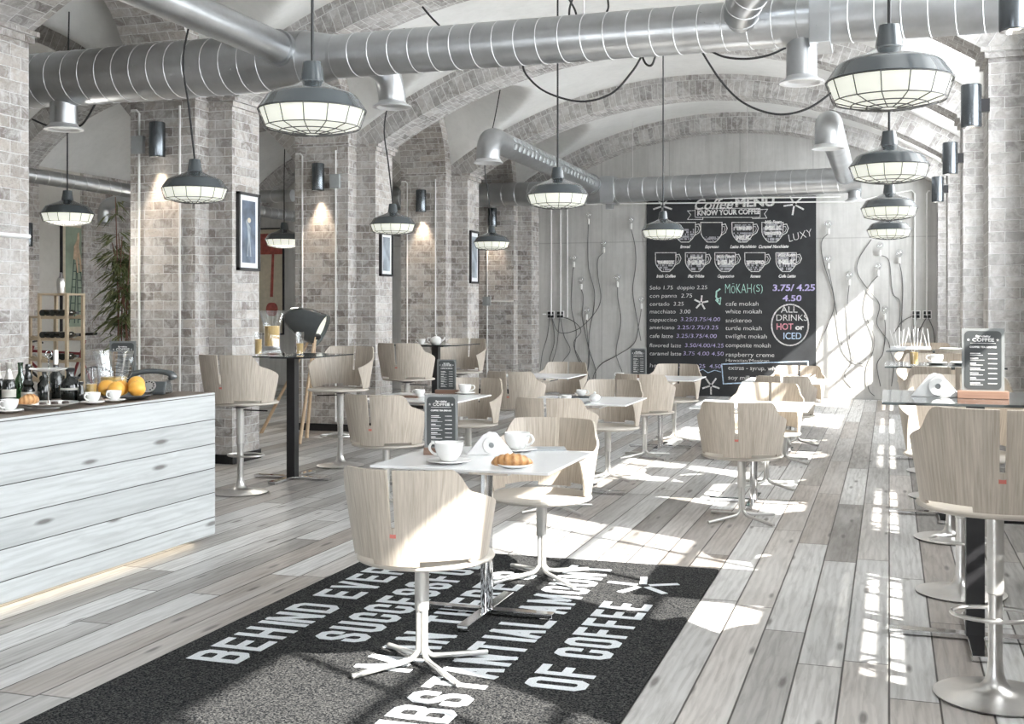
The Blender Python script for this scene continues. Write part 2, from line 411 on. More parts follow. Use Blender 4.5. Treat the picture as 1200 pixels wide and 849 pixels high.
#--SETTING--
# ------------------------------------------------------------------ the room
PY=[-2.,]  # filled below
PIT=3.27; PYS=[9.98+PIT*k for k in range(-4,4)]          # pier lines: -3.1, .17, 3.44, 6.71, 9.98, 13.25, 16.52, 19.79
YF,YB=-3.1,20.0
XC=-2.655; HX=3.395; SPZ=3.52; RI=6.18; ZC=4.54-RI
XL,XLb=-6.31,-7.04; XR,XRb=1.0,1.73                       # faces of the two arcades
PIL=.26; PW=.25; PD=.485
AX=-9.445; ASP=3.52; ARI=2.90; AZC=1.573; AXL=-11.85         # aisle vault
ARCH=1.15; AZ=3.55; RING=.2

floor=MB().add([(-12.2,-8,0),(4,-8,0),(4,20.2,0),(-12.2,20.2,0),(-12.2,-8,-.2),(4,-8,-.2),(4,20.2,-.2),(-12.2,20.2,-.2)],[(0,1,2,3),(7,6,5,4),(4,5,1,0),(5,6,2,1),(6,7,3,2),(7,4,0,3)]).build('floor',M['floor'])
struct(floor,'grey washed wooden plank floor')

def lun(dy): 
    q=(ARCH+RING)**2-dy*dy
    return AZ+math.sqrt(q) if q>0 else -9
def nearest_bay(y):
    return min(abs(y-(p+PIT/2)) for p in PYS+[PYS[0]-PIT])
def vault(x,y):
    zb=ZC+math.sqrt((RI+.29)**2-(x-XC)**2); d=nearest_bay(y); zl=lun(d)
    return max(zb, zl-.24*(x-XL), zl-.24*(XR-x))
NX,NY=96,300
ceil=MB().grid(NX,NY,lambda u,v:(XL+(XR-XL)*u,YF+(YB+.05-YF)*v,vault(XL+(XR-XL)*u,YF+(YB+.05-YF)*v)),sm=True).build('ceiling',M['plaster'],ang=50)
struct(ceil,'pale plastered vault over the main hall')
def vault_a(x,y):
    zb=AZC+math.sqrt((ARI+.25)**2-(x-AX)**2); return max(zb, lun(nearest_bay(y))-.55*(XLb-x))
c2=MB().grid(48,300,lambda u,v:(AXL+(XLb-AXL)*u,YF+(YB+.05-YF)*v,vault_a(AXL+(XLb-AXL)*u,YF+(YB+.05-YF)*v)),sm=True).build('ceiling_aisle',M['plaster'],ang=50)
struct(c2,'plastered vault over the side aisle')

# arcade walls with round arches
def arcade(name,x0,x1,mat,label):
    b=MB(); zt=5.45; n=20
    for p in [PYS[0]-PIT*0]+PYS[1:]:
        pass
    for i in range(len(PYS)):
        ya=PYS[i]-PD; yb=PYS[i]+PD
        yb2=min(yb,YB)
        for X,flip in ((x0,0),(x1,1)):
            b.add([(X,ya,AZ),(X,yb2,AZ),(X,yb2,zt),(X,ya,zt)],[(0,1,2,3) if flip else (3,2,1,0)])
        if i==len(PYS)-1: break
        yc=PYS[i]+PIT/2
        pts=[(yc-ARCH*math.cos(math.pi*k/n),AZ+ARCH*math.sin(math.pi*k/n)) for k in range(n+1)]
        for k in range(n):
            (y0,z0),(y1,z1)=pts[k],pts[k+1]
            b.add([(x0,y0,z0),(x0,y1,z1),(x0,y1,zt),(x0,y0,zt)],[(3,2,1,0)])
            b.add([(x1,y0,z0),(x1,y1,z1),(x1,y1,zt),(x1,y0,zt)],[(0,1,2,3)])
            s0=ARCH*math.pi*k/n; s1=ARCH*math.pi*(k+1)/n
            b.add([(x0,y0,z0),(x1,y0,z0),(x1,y1,z1),(x0,y1,z1)],[(0,1,2,3)],uvs=[[(0,s0),(x1-x0,s0),(x1-x0,s1),(0,s1)]],sm=True)
    return struct(b.build(name,mat),label)
arcade('wall_left',XLb,XL,M['brick'],'brick arcade wall with round arches between hall and aisle')
arcade('wall_right',XR,XRb,M['brick_right'],'whitewashed brick arcade wall along the window side')

# piers
def pier(y,x0,x1,side,mat,label):
    o=thing('brick_pillar',label,'pillar',(0,0,0)); o['kind']='structure'
    ya,yb=y-PD,min(y+PD,YB-.002)
    b=MB().bb(x0,x1,ya,yb,0,AZ)
    if side=='L': xs=[(x1,x1+PIL)]
    else: xs=[(x0-PIL,x0)]
    for a,c in xs: b.bb(a-.0 if a<c else a,c,y-PW,min(y+PW,YB-.004),0,SPZ)
    sh=b.build('shaft',mat,o); 
    e=.03; cb=MB()
    cb.bb(x0-e*.6,x1+e*.6,ya-e*.6,yb,AZ-.045,AZ-.005)
    for a,c in xs: cb.bb(a-e,c+e,y-PW-e,min(y+PW+e,YB-.003),SPZ-.05,SPZ); cb.bb(a-e*2,c+e*2,y-PW-e*1.6,min(y+PW+e*1.6,YB-.003),SPZ,SPZ+.035)
    cb.build('capital_ledge',M['conduit'] if 0 else mat,o)
    pl=MB(); e=.015
    pl.bb(x0-e,x1+e,ya-e,yb,0,.09)
    for a,c in xs: pl.bb(a-e,c+e,y-PW-e,min(y+PW+e,YB-.003),0,.09)
    pl.build('plinth',M['plinth'],o)
    return o
ordl=['behind the counter, off to the near left','nearest the camera at the left edge','at the left edge beside the counter','with the framed poster, behind the left bar table','second beyond the counter, behind the tripod lamp','third along the left arcade','touching the back wall at the end of the left arcade']
for i,y in enumerate(PYS[1:]):
    pier(y,XLb,XL,'L',M['brick'],'whitewashed brick pillar '+ordl[i])
ordr=['out of view near the camera','first on the window side','second on the window side','third on the window side, beside the bar tables','fourth on the window side','fifth on the window side','touching the back wall on the window side']
for i,y in enumerate(PYS[1:]):
    pier(y,XR,XRb,'R',M['brick_right'],'pale brick pillar '+ordr[i])

# transverse brick ribs
def rib(y,xc,zc,ri,t,hx,hw,mat,label):
    a=math.asin(hx/ri); n=36; b=MB(); y0,y1=y-hw,min(y+hw,YB-.006)
    P=[(xc+math.sin(-a+2*a*k/n),) for k in range(n+1)]
    for k in range(n):
        a0=-a+2*a*k/n; a1=-a+2*a*(k+1)/n; s0=ri*a0; s1=ri*a1
        q=lambda r,an:(xc+r*math.sin(an),zc+r*math.cos(an))
        i0,i1,o0,o1=q(ri,a0),q(ri,a1),q(ri+t,a0),q(ri+t,a1)
        b.add([(i0[0],y0,i0[1]),(i1[0],y0,i1[1]),(o1[0],y0,o1[1]),(o0[0],y0,o0[1])],[(0,1,2,3)],uvs=[[(s0,0),(s1,0),(s1,t),(s0,t)]])
        b.add([(i0[0],y1,i0[1]),(i1[0],y1,i1[1]),(o1[0],y1,o1[1]),(o0[0],y1,o0[1])],[(3,2,1,0)],uvs=[[(s0,t),(s1,t),(s1,0),(s0,0)]])
        b.add([(i0[0],y0,i0[1]),(i0[0],y1,i0[1]),(i1[0],y1,i1[1]),(i1[0],y0,i1[1])],[(0,1,2,3)],uvs=[[(s0,0),(s0,y1-y0),(s1,y1-y0),(s1,0)]],sm=True)
    return struct(b.build('brick_arch',mat),label)
wh=['near camera','over the counter end','above the nearest pendant lamp','at the large duct','third from the back','second from the back','against the back wall']
for i,y in enumerate(PYS[1:]):
    rib(y,XC,ZC,RI,.36,HX+.27,PW-.004,M['brick_arch'],'brick vault rib across the hall, '+wh[i])
    rib(y,AX,AZC,ARI,.34,2.42,PW-.004,M['brick_arch'],'brick vault rib across the side aisle, '+wh[i])

# outer walls
bw=MB(); bw.bb(-12.2,2.1,YB,YB+.25,0,5.6); struct(bw.build('wall_back',M['concrete']),'board marked concrete back wall')
lw=MB(); lw.bb(AXL-.25,AXL,-6,YB,0,5.2); struct(lw.build('wall_aisle',M['plaster_wall']),'plain plaster wall of the side aisle')
for i,y in enumerate(PYS[2:-1]):
    b=MB(); b.bb(AXL,AXL+.26,y-.3,min(y+.3,YB-.01),0,SPZ+.4)
    struct(b.build('trim_aisle',M['brick']),'brick pilaster of the aisle wall')
b=MB(); b.bb(AXL,AXL+.06,14.75,17.0,0,3.6); struct(b.build('trim_brickwork',M['brick']),'brick facing behind the bamboo')
# windows on the right, in the arches
WX=1.56
def window(i,y0,y1):
    yc=(y0+y1)/2; hw=(y1-y0)/2; o=thing('window_%d'%i,'tall arched window of the sunlit right wall','window'); o['kind']='structure'
    sill=1.20; top=AZ
    fr=MB(); f=.07; d=.09
    zt=lambda y: AZ+math.sqrt(max(ARCH**2-(y-yc)**2,0))
    for s in (-1,1): fr.bb(WX-d/2,WX+d/2,yc+s*(hw-f/2)-f/2,yc+s*(hw-f/2)+f/2,sill,top)
    fr.bb(WX-d/2,WX+d/2,y0,y1,sill,sill+f)
    n=20
    for k in range(n):
        a0,a1=math.pi*k/n,math.pi*(k+1)/n
        v=[]
        for X in (WX-d/2,WX+d/2):
            for r in (ARCH-f,ARCH+.01):
                for a in (a0,a1): v.append((X,yc-r*math.cos(a),AZ+r*math.sin(a)))
        fr.add(v,[(0,1,3,2),(6,7,5,4),(0,4,5,1)])
    fr.build('window_frame',M['window_white'],o)
    mu=MB(); m=.03
    for q in (-.39,.39): mu.bb(WX-.03,WX+.03,yc+q*hw*.95-m/2,yc+q*hw*.95+m/2,1.5,zt(yc+q*hw*.95)-.02)
    for q in (-.66,-.33,0,.33,.66): mu.bb(WX-.02,WX+.02,yc+q*hw-.014,yc+q*hw+.014,sill+.05,1.52)
    for z,h in ((1.50,.05),(1.72,.28),(2.36,.028),(2.95,.028),(3.55,.04)): mu.bb(WX-.03,WX+.03,y0+.03,y1-.03,z-h/2,z+h/2)
    mu.bb(WX-.02,WX+.02,y0+.03,y1-.03,1.372,1.394)
    mu.build('glazing_bar',M['window_white'],o)
    return o
for i in range(len(PYS)-1):
    y0,y1=PYS[i]+PD,PYS[i+1]-PD
    window(i+1,y0,y1)
    b=MB(); b.bb(WX-.06,XRb,y0,y1,0,1.20)
    struct(b.build('trim_%d'%(i+1),M['brick_right']),'low brick wall under the window sill')
b=MB(); b.bb(XRb+.02,3.0,-4,20.3,4.78,4.84); struct(b.build('trim_canopy',M['plaster']),'added unseen slab outside above the windows, blocks high sun')  # unseen slab added to keep sun out of the arch tops
b=MB(); b.bb(-12.1,-3.4,YF-.25,YF,0,5.6); b.bb(-1.9,2.1,YF-.25,YF,0,5.6); b.bb(-3.4,-1.9,YF-.25,YF,2.4,5.6); struct(b.build('wall_front',M['bounce_cut_wall']),'added dark wall behind the camera with a doorway, limits light from behind')  # unseen wall, added and kept dark to weaken light on front faces
# ------------------------------------------------------------------ chairs
H_BACK=.385
def rad(z): return .262+.155*z
def prof(th):
    a=abs(th)
    return .385-.078*smst(R(43),R(61),a)-.112*min(1,max(0,(a-R(52))/R(68)))
def shell_mesh():
    b=MB(); nu,nv=81,13
    def fn(u,v):
        s=2*u-1; th0=s*R(104); th=s*(R(104)+R(17)*v)
        # narrow slot columns close to the middle
        h=prof(th)*v+.012; r=rad(h)
        return (r*math.sin(th),-r*math.cos(th),h)
    def fn2(u,v):
        return fn(u,v)
    mid=(nu-1)//2
    # non-uniform columns: two tight columns around the centre line
    us=[]
    for i in range(nu):
        u=i/(nu-1)
        if i==mid-1: u=.5-.0085
        elif i==mid: u=.5
        elif i==mid+1: u=.5+.0085
        us.append(u)
    vl=[0,.055]+[.055+.945*k/(nv-2) for k in range(1,nv-1)]
    vs=[fn(u,vl[j]) for j in range(nv) for u in us]; fs=[];uvs=[]
    for j in range(nv-1):
        for i in range(nu-1):
            if i in (mid-1,mid) and j>=5: continue
            if j==0 and (14<=i<=31 or 48<=i<=65): continue
            fs.append((j*nu+i,j*nu+i+1,(j+1)*nu+i+1,(j+1)*nu+i))
            uvs.append([((2*us[a]-1)*R(104+17*vl[q])*.29,fn(us[a],vl[q])[2]) for a,q in ((i,j),(i+1,j),(i+1,j+1),(i,j+1))])
    b.add(vs,fs,0,True,uvs); return b
def chair_top(o,z):
    b=shell_mesh(); sh=b.build('backrest',M['oak'],o,solid=-.012,ang=45,loc=(0,0,z+.018))
    st=MB().lathe([(0,0),(.274,0),(.288,.006),(.291,.012),(.288,.018),(.280,.022),(0,.022)],48,c=(0,.045,0)).build('seat',M['oak_seat'],o,loc=(0,0,z),ang=60)
    tg=MB().box((0,-rad(.14)-.010,.135),(.026,.004,.02)).build('maker_tag',M['tagred'],o,loc=(0,0,z+.018)); tg['label']='small red tag'
    pl=MB().box((0,-rad(.2)+.004,.22),(.011,.006,.24)).build('slot_strip',M['pale_metal'],o,loc=(0,0,z+.018)) if 0 else None
def low_chair(name='swivel_chair'):
    o=thing(name,'','chair'); z=.445; chair_top(o,z)
    MB().lathe([(.09,-.012),(.095,-.004),(.095,0)],28,cap=True).build('seat_plate',M['black'],o,loc=(0,0,z))
    c=MB().lathe([(.0285,.235),(.030,.24),(.030,z-.03),(.05,z-.012)],24); c.build('column',M['pale_metal'],o)
    for k in range(4):
        a=R(50)+k*math.pi/2; off=.016
        pts=[(off,0,.245),(off,0,.085),(off+.008,0,.06),(off+.026,0,.042),(off+.055,0,.034),(.19,0,.022),(.315,0,.010)]
        b=MB(); b.tube(smooth_path(pts,4),.0115,10,M=RZ(a)); b.build('leg',M['pale_metal'],o)
    return o
def high_chair(name='bar_chair'):
    o=thing(name,'','bar chair'); z=.725; chair_top(o,z)
    MB().lathe([(.02,-.035),(.10,-.012),(.115,0)],28).build('seat_plate',M['black'],o,loc=(0,0,z))
    MB().lathe([(.027,.40),(.031,.405),(.031,z-.03)],24).build('sleeve',M['pale_metal'],o)
    MB().lathe([(.225,.003),(.228,.010),(.20,.016),(.10,.026),(.06,.04),(.04,.065),(.031,.10),(.0265,.15),(.0265,.41)],40).build('pedestal',M['steel'],o,ang=70)
    b=MB(); pts=[(0,.02,.30)]+[(.15*math.sin(t),.13-.115*math.cos(t),.30) for t in [R(x) for x in range(0,361,20)]]
    b.tube([( .155*math.sin(R(x)),.085-.115*math.cos(R(x)),.30) for x in range(0,360,15)],.009,8,closed=True); b.build('footrest',M['steel'],o)
    b=MB(); b.tube([(.02,0,z-.045),(.19,.03,z-.05),(.23,.035,z-.05)],.006,6); b.build('lift_lever',M['black'],o)
    return o
LC=low_chair(); used=[0,0]
def chair(x,y,rz,label,group='pale oak swivel chairs at the low tables'):
    if not used[0]: used[0]=1; LC.location=(x,y,0); LC.rotation_euler=(0,0,rz); LC['label']=label; LC['group']=group; return LC
    return dup(LC,(x,y,0),rz,label,group)
HCH=high_chair()
def bchair(x,y,rz,label,group='oak bar chairs at the tall tables'):
    if not used[1]: used[1]=1; HCH.location=(x,y,0); HCH.rotation_euler=(0,0,rz); HCH['label']=label; HCH['group']=group; return HCH
    return dup(HCH,(x,y,0),rz,label,group)
PI=math.pi
CA=chair(-1.85,4.43,0,'bleached oak swivel chair in the foreground on the black rug, its back to us')
CB=chair(-1.83,6.10,PI,'oak swivel chair facing us across the table with the croissant')
chair(-2.36,8.27,0,'oak swivel chair with its back to us at the middle table with two trays')
chair(-2.38,9.98,PI,'oak swivel chair facing us behind the middle table with two trays')
chair(-2.36,11.51,0,'oak swivel chair, back to us, at the table whose menu stand is against the chalkboard')
chair(-2.36,13.18,PI,'oak swivel chair facing us just left below the chalkboard, behind a menu stand')
chair(-3.70,8.15,0,'oak swivel chair left of the front menu stand, its back to us')
chair(-3.66,9.86,PI,'oak swivel chair right behind the front menu stand, facing us')
chair(-3.74,11.55,0,'oak swivel chair, back to us, at the empty white table by the left wall')
chair(-3.72,13.22,PI,'oak swivel chair facing us behind the empty white table by the left wall')
chair(-1.0,8.30,0,'oak swivel chair, back to us, at the empty white table on the sunlit right')
chair(-.99,9.94,PI,'oak swivel chair facing us behind the empty white table on the sunlit right')
chair(-.98,11.60,0,'oak swivel chair, back to us, at the far table with a napkin box')
chair(-.98,13.2,PI,'farthest oak swivel chair on the right, facing us under the chalkboard corner')
bchair(-5.04,8.23,0,'oak bar chair beside the counter end, its back to us')
bchair(-5.0,9.95,PI,'oak bar chair facing us in front of the tripod lamp')
bchair(-5.02,11.6,0,'oak bar chair, back to us, at the tall table with the teapot')
bchair(-5.0,13.2,PI,'oak bar chair facing us at the tall table with the teapot')
bchair(.39,4.80,0,'oak bar chair in the right foreground, its back to us')
bchair(.36,6.50,PI,'oak bar chair facing us behind the nearest tall table on the right')
bchair(.38,8.02,0,'oak bar chair, back to us, at the second tall table on the right')
bchair(.37,9.78,PI,'oak bar chair facing us at the second tall table on the right')
bchair(.38,11.3,0,'oak bar chair, back to us, at the third tall table on the right')
bchair(.37,13.0,PI,'oak bar chair facing us at the third tall table on the right')

# ------------------------------------------------------------------ tables
def cross_base(o,mat,L=.34,w=.055,h=.022,chrome=None):
    for k in range(4):
        b=MB(); b.bb(.03,L,-w/2,w/2,.006,.006+h,RZ(k*PI/2)); b.bb(L-.06,L-.01,-w/2,w/2,0,.006,RZ(k*PI/2)); b.build('foot_bar',mat,o,bevel=.003)
def low_table(name='cafe_table'):
    o=thing(name,'','table')
    MB().bb(-.435,.435,-.41,.41,.748,.760).build('tabletop',M['white'],o,bevel=.003)
    MB().lathe([(.030,.02),(.030,.70)],32).build('column',M['chrome'],o,ang=60)
    b=MB(); b.bb(-.16,.16,-.16,.16,.70,.712); b.bb(-.05,.05,-.05,.05,.712,.748); b.build('top_plate',M['chrome'],o)
    cross_base(o,M['chrome']); return o
def bar_table(name='bar_table'):
    o=thing(name,'','bar table')
    MB().bb(-.40,.40,-.40,.40,1.088,1.100).build('tabletop',M['glasstop'],o,bevel=.002)
    MB().bb(-.04,.04,-.04,.04,.02,1.07).build('column',M['black'],o,bevel=.004)
    MB().bb(-.15,.15,-.15,.15,1.07,1.088).build('top_plate',M['black'],o)
    cross_base(o,M['chrome'],.37,.07); return o
tabs=[(-1.87,5.30,'white square cafe table with a croissant, standing on the black rug'),
 (-3.72,9.02,'white square cafe table left behind the front menu stand'),
 (-2.37,9.12,'white square cafe table in the middle with two trays of cups'),
 (-3.73,12.38,'empty white square cafe table by the left brick pillars'),
 (-2.36,12.35,'white square cafe table with a menu stand against the chalkboard'),
 (-1.0,9.06,'empty white square cafe table on the sunlit right'),
 (-1.0,12.3,'white square cafe table with a napkin box, in front of the chalkboard')]
LT=low_table()
for i,(x,y,l) in enumerate(tabs):
    o=LT if i==0 else dup(LT,(x,y,0)); o.location=(x,y,0); o['label']=l; o['group']='white square cafe tables'
bpy.data.objects['cafe_table'].location.z=.0135; CA.location.z=.0135; CB.location.z=.0135
btabs=[(-5.02,9.06,'tall smoked glass table with the juice carafe, beside the counter'),
 (-5.0,12.4,'tall smoked glass table with a teapot, at the left wall'),
 (.37,5.62,'nearest tall smoked glass table on the right, with a menu stand'),
 (.37,8.92,'second tall smoked glass table on the right, with a glass of juice'),
 (.37,12.15,'third tall smoked glass table on the right, with a napkin box')]
BT=bar_table()
for i,(x,y,l) in enumerate(btabs):
    o=BT if i==0 else dup(BT,(x,y,0)); o.location=(x,y,0); o['label']=l; o['group']='tall glass bar tables'

# ------------------------------------------------------------------ pendant lamps
def cage_mb():
    b=MB(); r0,z0,r1,z1=.243,0,.215,-.080
    for r,z in ((r0+.004,-.004),(r1+.004,z1),(.15,-.098),(.09,-.107),(.035,-.111)):
        b.tube([(r*math.cos(2*PI*k/40),r*math.sin(2*PI*k/40),z) for k in range(40)],.0026,5,closed=True)
    for k in range(14):
        a=2*PI*k/14+.1; c_,s_=math.cos(a),math.sin(a)
        b.tube([(r*c_,r*s_,z) for r,z in ((r0+.005,0),(r1+.005,z1),(.15,-.099),(.09,-.108),(.035,-.112))],.0026,5)
    return b
def pendant(cord):
    o=thing('pendant_lamp','','lamp')
    b=MB(); b.lathe([(.03,.226),(.042,.222),(.045,.205),(.055,.135),(.060,.128),(.10,.108),(.16,.086),(.196,.071),(.206,.064),(.212,.055),(.236,.020),(.250,0),(.246,-.002),(.205,.05),(.0,.10)],56,cap=False); b.build('lamp_shade',M['shade'],o,ang=24)
    b=MB(); b.lathe([(.236,.006),(.238,-.002),(.210,-.074),(.205,-.079),(.14,-.094),(.07,-.104),(.0,-.108)],48,cap=False); b.build('diffuser',M['diffuser'],o,ang=40)
    cage_mb().build('wire_guard',M['wire'],o)
    MB().tube(cord,.0075,6).build('cord',M['cable'],o)
    return o
def cord_to(h,dx=0,dy=0,sway=0):
    return smooth_path([(0,0,.22),(sway*.5,0,.22+h*.22),(sway,0,.22+h*.45),(dx*.5+sway*.4,dy*.5,.22+h*.72),(dx,dy,.22+h)],6)
LZ=2.42
lamps=[]
for i,(x,y,l) in enumerate([(-2.53,4.75,'slate grey caged pendant lamp, large, in front of the big duct'),(-2.53,8.88,'slate grey caged pendant lamp over the middle of the room, below the perforated duct'),(-2.50,13.25,'slate grey caged pendant lamp in front of the chalkboard')]):
    o=pendant(cord_to(vault(x,y)-LZ-.22)); o.location=(x,y,LZ); tag(o,l,None,'pendant lamps of the middle row')
for i,(x,y,l) in enumerate([(0,4.86,'largest caged pendant lamp, at the top right nearest the camera'),(0,7.75,'second pendant lamp of the right row, just below the largest'),(0,10.95,'third pendant lamp of the right row over the tall tables'),(0,13.95,'lowest and farthest pendant lamp of the right row')]):
    o=pendant(cord_to(vault(x,y)-LZ-.22)); o.location=(x,y,LZ); tag(o,l,None,'pendant lamps of the right row')
for i,(x,y,l) in enumerate([(-5.02,7.55,'caged pendant lamp with a bent cord in front of the left brick pillar'),(-5.10,11.4,'caged pendant lamp beside the second small poster on the left'),(-5.15,14.8,'caged pendant lamp beside the farthest small poster on the left')]):
    o=pendant(cord_to(vault(x+.1,y)-LZ-.22,.14,0,-.10)); o.location=(x,y,LZ); tag(o,l,None,'pendant lamps of the left row')
for i,(x,y,l) in enumerate([(-7.5,9.15,'dark caged pendant lamp in the side aisle above the wine rack'),(-7.55,13.4,'dark caged pendant lamp in the side aisle in front of the guitar poster')]):
    o=pendant(cord_to(vault_a(x,y)-LZ-.24,.02)); o.location=(x,y,LZ); tag(o,l,None,'pendant lamps of the side aisle')
    ld=bpy.data.lights.new('lamp_light','POINT'); ld.energy=38; ld.color=(1,.96,.88); ld.shadow_soft_size=.18; lo=bpy.data.objects.new('lamp_light',ld); COL.objects.link(lo); lo.parent=o; lo.location=(0,0,-.35)

# ------------------------------------------------------------------ ducts
def duct(name,label,pts,r,seam=0,collars=(),parent=None,n=28,sub='collar'):
    o=parent or thing(name,label,'duct',(0,0,0))
    b=MB(); b.tube(pts,r,n)
    if seam:
        P=[Vector(p) for p in pts]; rr=r if isinstance(r,list) else [r]*len(P)
        for (p,q,ra,rb) in zip(P,P[1:],rr,rr[1:]):
            L=(q-p).length
            if L<seam*.9 or ra!=rb: continue
            t=(q-p).normalized(); u=t.cross(Vector((0,0,1))).normalized(); w=t.cross(u)
            for k in range(1,max(2,int(L/seam))):
                c=p+t*(k*seam)
                b.tube([c+(u*math.cos(2*PI*j/24)+w*math.sin(2*PI*j/24))*(ra+.001)+t*(seam*.35*math.sin(PI*j/24)**2) for j in range(24)],.0035,4,closed=True,mi=1)
    pipe_=b.build(name if parent else 'pipe',[M['duct'],M['seam']],o,ang=60)
    for (p,t,rc,l) in collars:
        t=Vector(t).normalized(); p=Vector(p); cb=MB(); cb.tube([p-t*l/2,p+t*l/2],rc,n); cb.build(sub,M['duct'],pipe_ if parent else o,ang=50)
    return pipe_ if parent else o
DY,DZ=8.25,3.515
MAIN=duct('ventilation_duct','large galvanised duct running across the room under the vault, with its branches',[(-10.9,DY,DZ-.02),(-4.45,DY,DZ-.01),(-4.18,DY,DZ),(.99,DY,DZ+.0)],[.235,.235,.171,.171],.17,[((-4.45,DY,DZ-.01),(1,0,0),.238,.03),((-4.18,DY,DZ),(1,0,0),.174,.03)])
b=MB(); b.bb(-.52,-.38,DY-.2,DY+.2,DZ-.2,DZ+.2); b.build('junction_box',M['duct'],MAIN,bevel=.006)
def rim(parent,x,y,z,r,k=.045):
    MB().lathe([(r,.05),(r+.012,.03),(r+k,.012),(r+k+.005,0),(r+.02,0),(r-.015,.03),(0,.03)],32,c=(x,y,z),cap=False).build('flared_rim',M['seam'],parent)
def outlet(x,y,z0,z1,r,parent):
    b=MB(); b.tube([(x,y,z0),(x,y,z1+.02)],r,28); o=b.build('duct_outlet',M['duct'],parent,ang=50); rim(o,x,y,z1,r)
outlet(-.58,DY,DZ-.1,3.08,.105,MAIN)
outlet(-6.80,DY,DZ-.2,3.06,.115,MAIN)
duct('branch_pipe','',[(-4.57,1.0,3.58),(-4.57,DY-.12,3.56)],.125,0,[((-4.57,DY-.24,3.56),(0,1,0),.145,.05),((-4.57,5.9,3.56),(0,1,0),.128,.02)],MAIN)
duct('elbow_pipe','',smooth_path([(-.98,DY,DZ),(-.97,DY-.2,DZ+.06),(-.88,DY-.38,DZ+.14),(-.68,DY-.55,DZ+.26),(-.46,DY-.72,DZ+.42),(-.30,DY-.82,DZ+.54)],2),.125,.06,(),MAIN)
o=duct('elbow_pipe','',smooth_path([(-4.02,DY,DZ),(-4.0,DY+.35,DZ),(-3.98,DY+.52,DZ-.05),(-3.97,DY+.60,DZ-.2),(-3.97,DY+.61,3.22)],3),.115,0,(),MAIN)
rim(o,-3.97,DY+.61,3.2,.115)
BY,BZ=19.0,3.53
BACK=duct('ventilation_duct','galvanised duct running along the back wall above the chalkboard, with two branches',[(-9.5,BY,BZ-.03),(-4.62,BY,BZ-.02),(-.42,BY,BZ+.03)],.205,.24)
b=MB(); b.bb(-4.62,-4.38,BY-.225,BY+.225,BZ-.24,BZ+.21); b.bb(-4.56,-4.44,BY-.05,BY+.05,BZ-.33,BZ-.2); b.build('junction_box',M['duct'],BACK,bevel=.01)
def side_duct(x,perf):
    pts=smooth_path([(x,13.55,3.36),(x,13.55,3.5),(x,13.62,3.61),(x,13.76,3.65),(x,13.95,3.65)],3)+[(x,BY-.15,3.62)]
    o=duct('branch_pipe','',pts,.15,0,[((x,BY-.25,3.62),(0,1,0),.165,.06)],BACK); rim(o,x,13.55,3.33,.15,.03)
    if perf:
        sl=None
        for k in range(24):
            y=14.2+k*.185
            for e in (R(-14),R(22)):
                m=MB(); m.box((0,0,0),(.008,.095,.07)); q=m.build('slot',M['grey_box'],o); q.location=(x+math.cos(e)*.149,y,3.648-.006*(y-14)+math.sin(e)*.149); q.rotation_euler=(0,-e,0)
side_duct(-4.76,True); side_duct(-.66,False)
outlet(-.52,BY,BZ-.05,3.22,.10,BACK)
o=duct('ventilation_duct','slim ducts running through the side aisle, high on the left',[(-8.5,8.8,2.9),(-8.5,19.6,2.9)],.078,.2)
duct('branch_pipe','',smooth_path([(-10.75,13.9,2.75),(-10.75,13.9,2.95),(-10.65,13.9,3.03),(-10.5,13.9,3.05)],3)+[(-7.7,13.9,3.05)],.085,.25,(),o)

# ------------------------------------------------------------------ hanging rods and cables
def rod(x,y,z0,z1,label): tag(MB().tube([(x,y,z0),(x,y,z1)],.006,6).build('hanger_rod',M['steel']),label,'hanger rod','rods holding the ducts')
for x,l in ((-9.1,'thin rod above the left end of the duct in the aisle'),(-7.95,'thin rod above the duct, right of the aisle outlet'),(-5.35,'thin rod above the duct near the left pillar'),(-2.15,'thin rod above the middle of the large duct')):
    rod(x,DY,DZ+.15,(vault(x,DY) if x>XL else vault_a(x,DY))+.02,l)
for x,l in ((-4.1,'thin rod above the back duct, left'),(-2.2,'thin rod above the back duct over the chalkboard')): rod(x,BY,BZ+.2,vault(x,BY)+.02,l)
def cable(pts,label,r=.009): tag(MB().tube(smooth_path(pts,8),r,6).build('ceiling_cable',M['cable']),label,'cable','black cables slung under the vault')
def slung(px,Y,label): cable([on_y(a,b,Y) for a,b in px],label)
slung([(612,72),(617,88),(640,108),(680,119),(716,110),(740,85),(752,66)],9.2,'black cable sagging below the duct left of the chalkboard lamp')
slung([(752,64),(757,75),(764,76),(769,62)],9.0,'short black cable loop just under the duct')
slung([(822,60),(845,95),(872,121),(910,134),(945,128),(975,108),(985,96)],9.0,'long black cable sagging across towards the right pendant lamps')
slung([(833,60),(850,67),(875,69),(900,65),(921,56)],8.8,'black cable looped from the duct to the round outlet')
slung([(495,8),(505,20),(515,30)],8.9,'short black cable above the duct near the left rib')
slung([(672,-4),(668,8),(667,18)],9.0,'left of two crossing cables above the duct')
slung([(665,-4),(673,10),(676,20)],9.05,'right of two crossing cables above the duct')
slung([(712,-4),(713,8),(711,14)],9.0,'single black cable above the duct, right of the crossing cables')
slung([(38,140),(58,148),(75,148),(93,148),(103,137),(112,121)],8.5,'black cable slung past the dark outlet in the aisle')
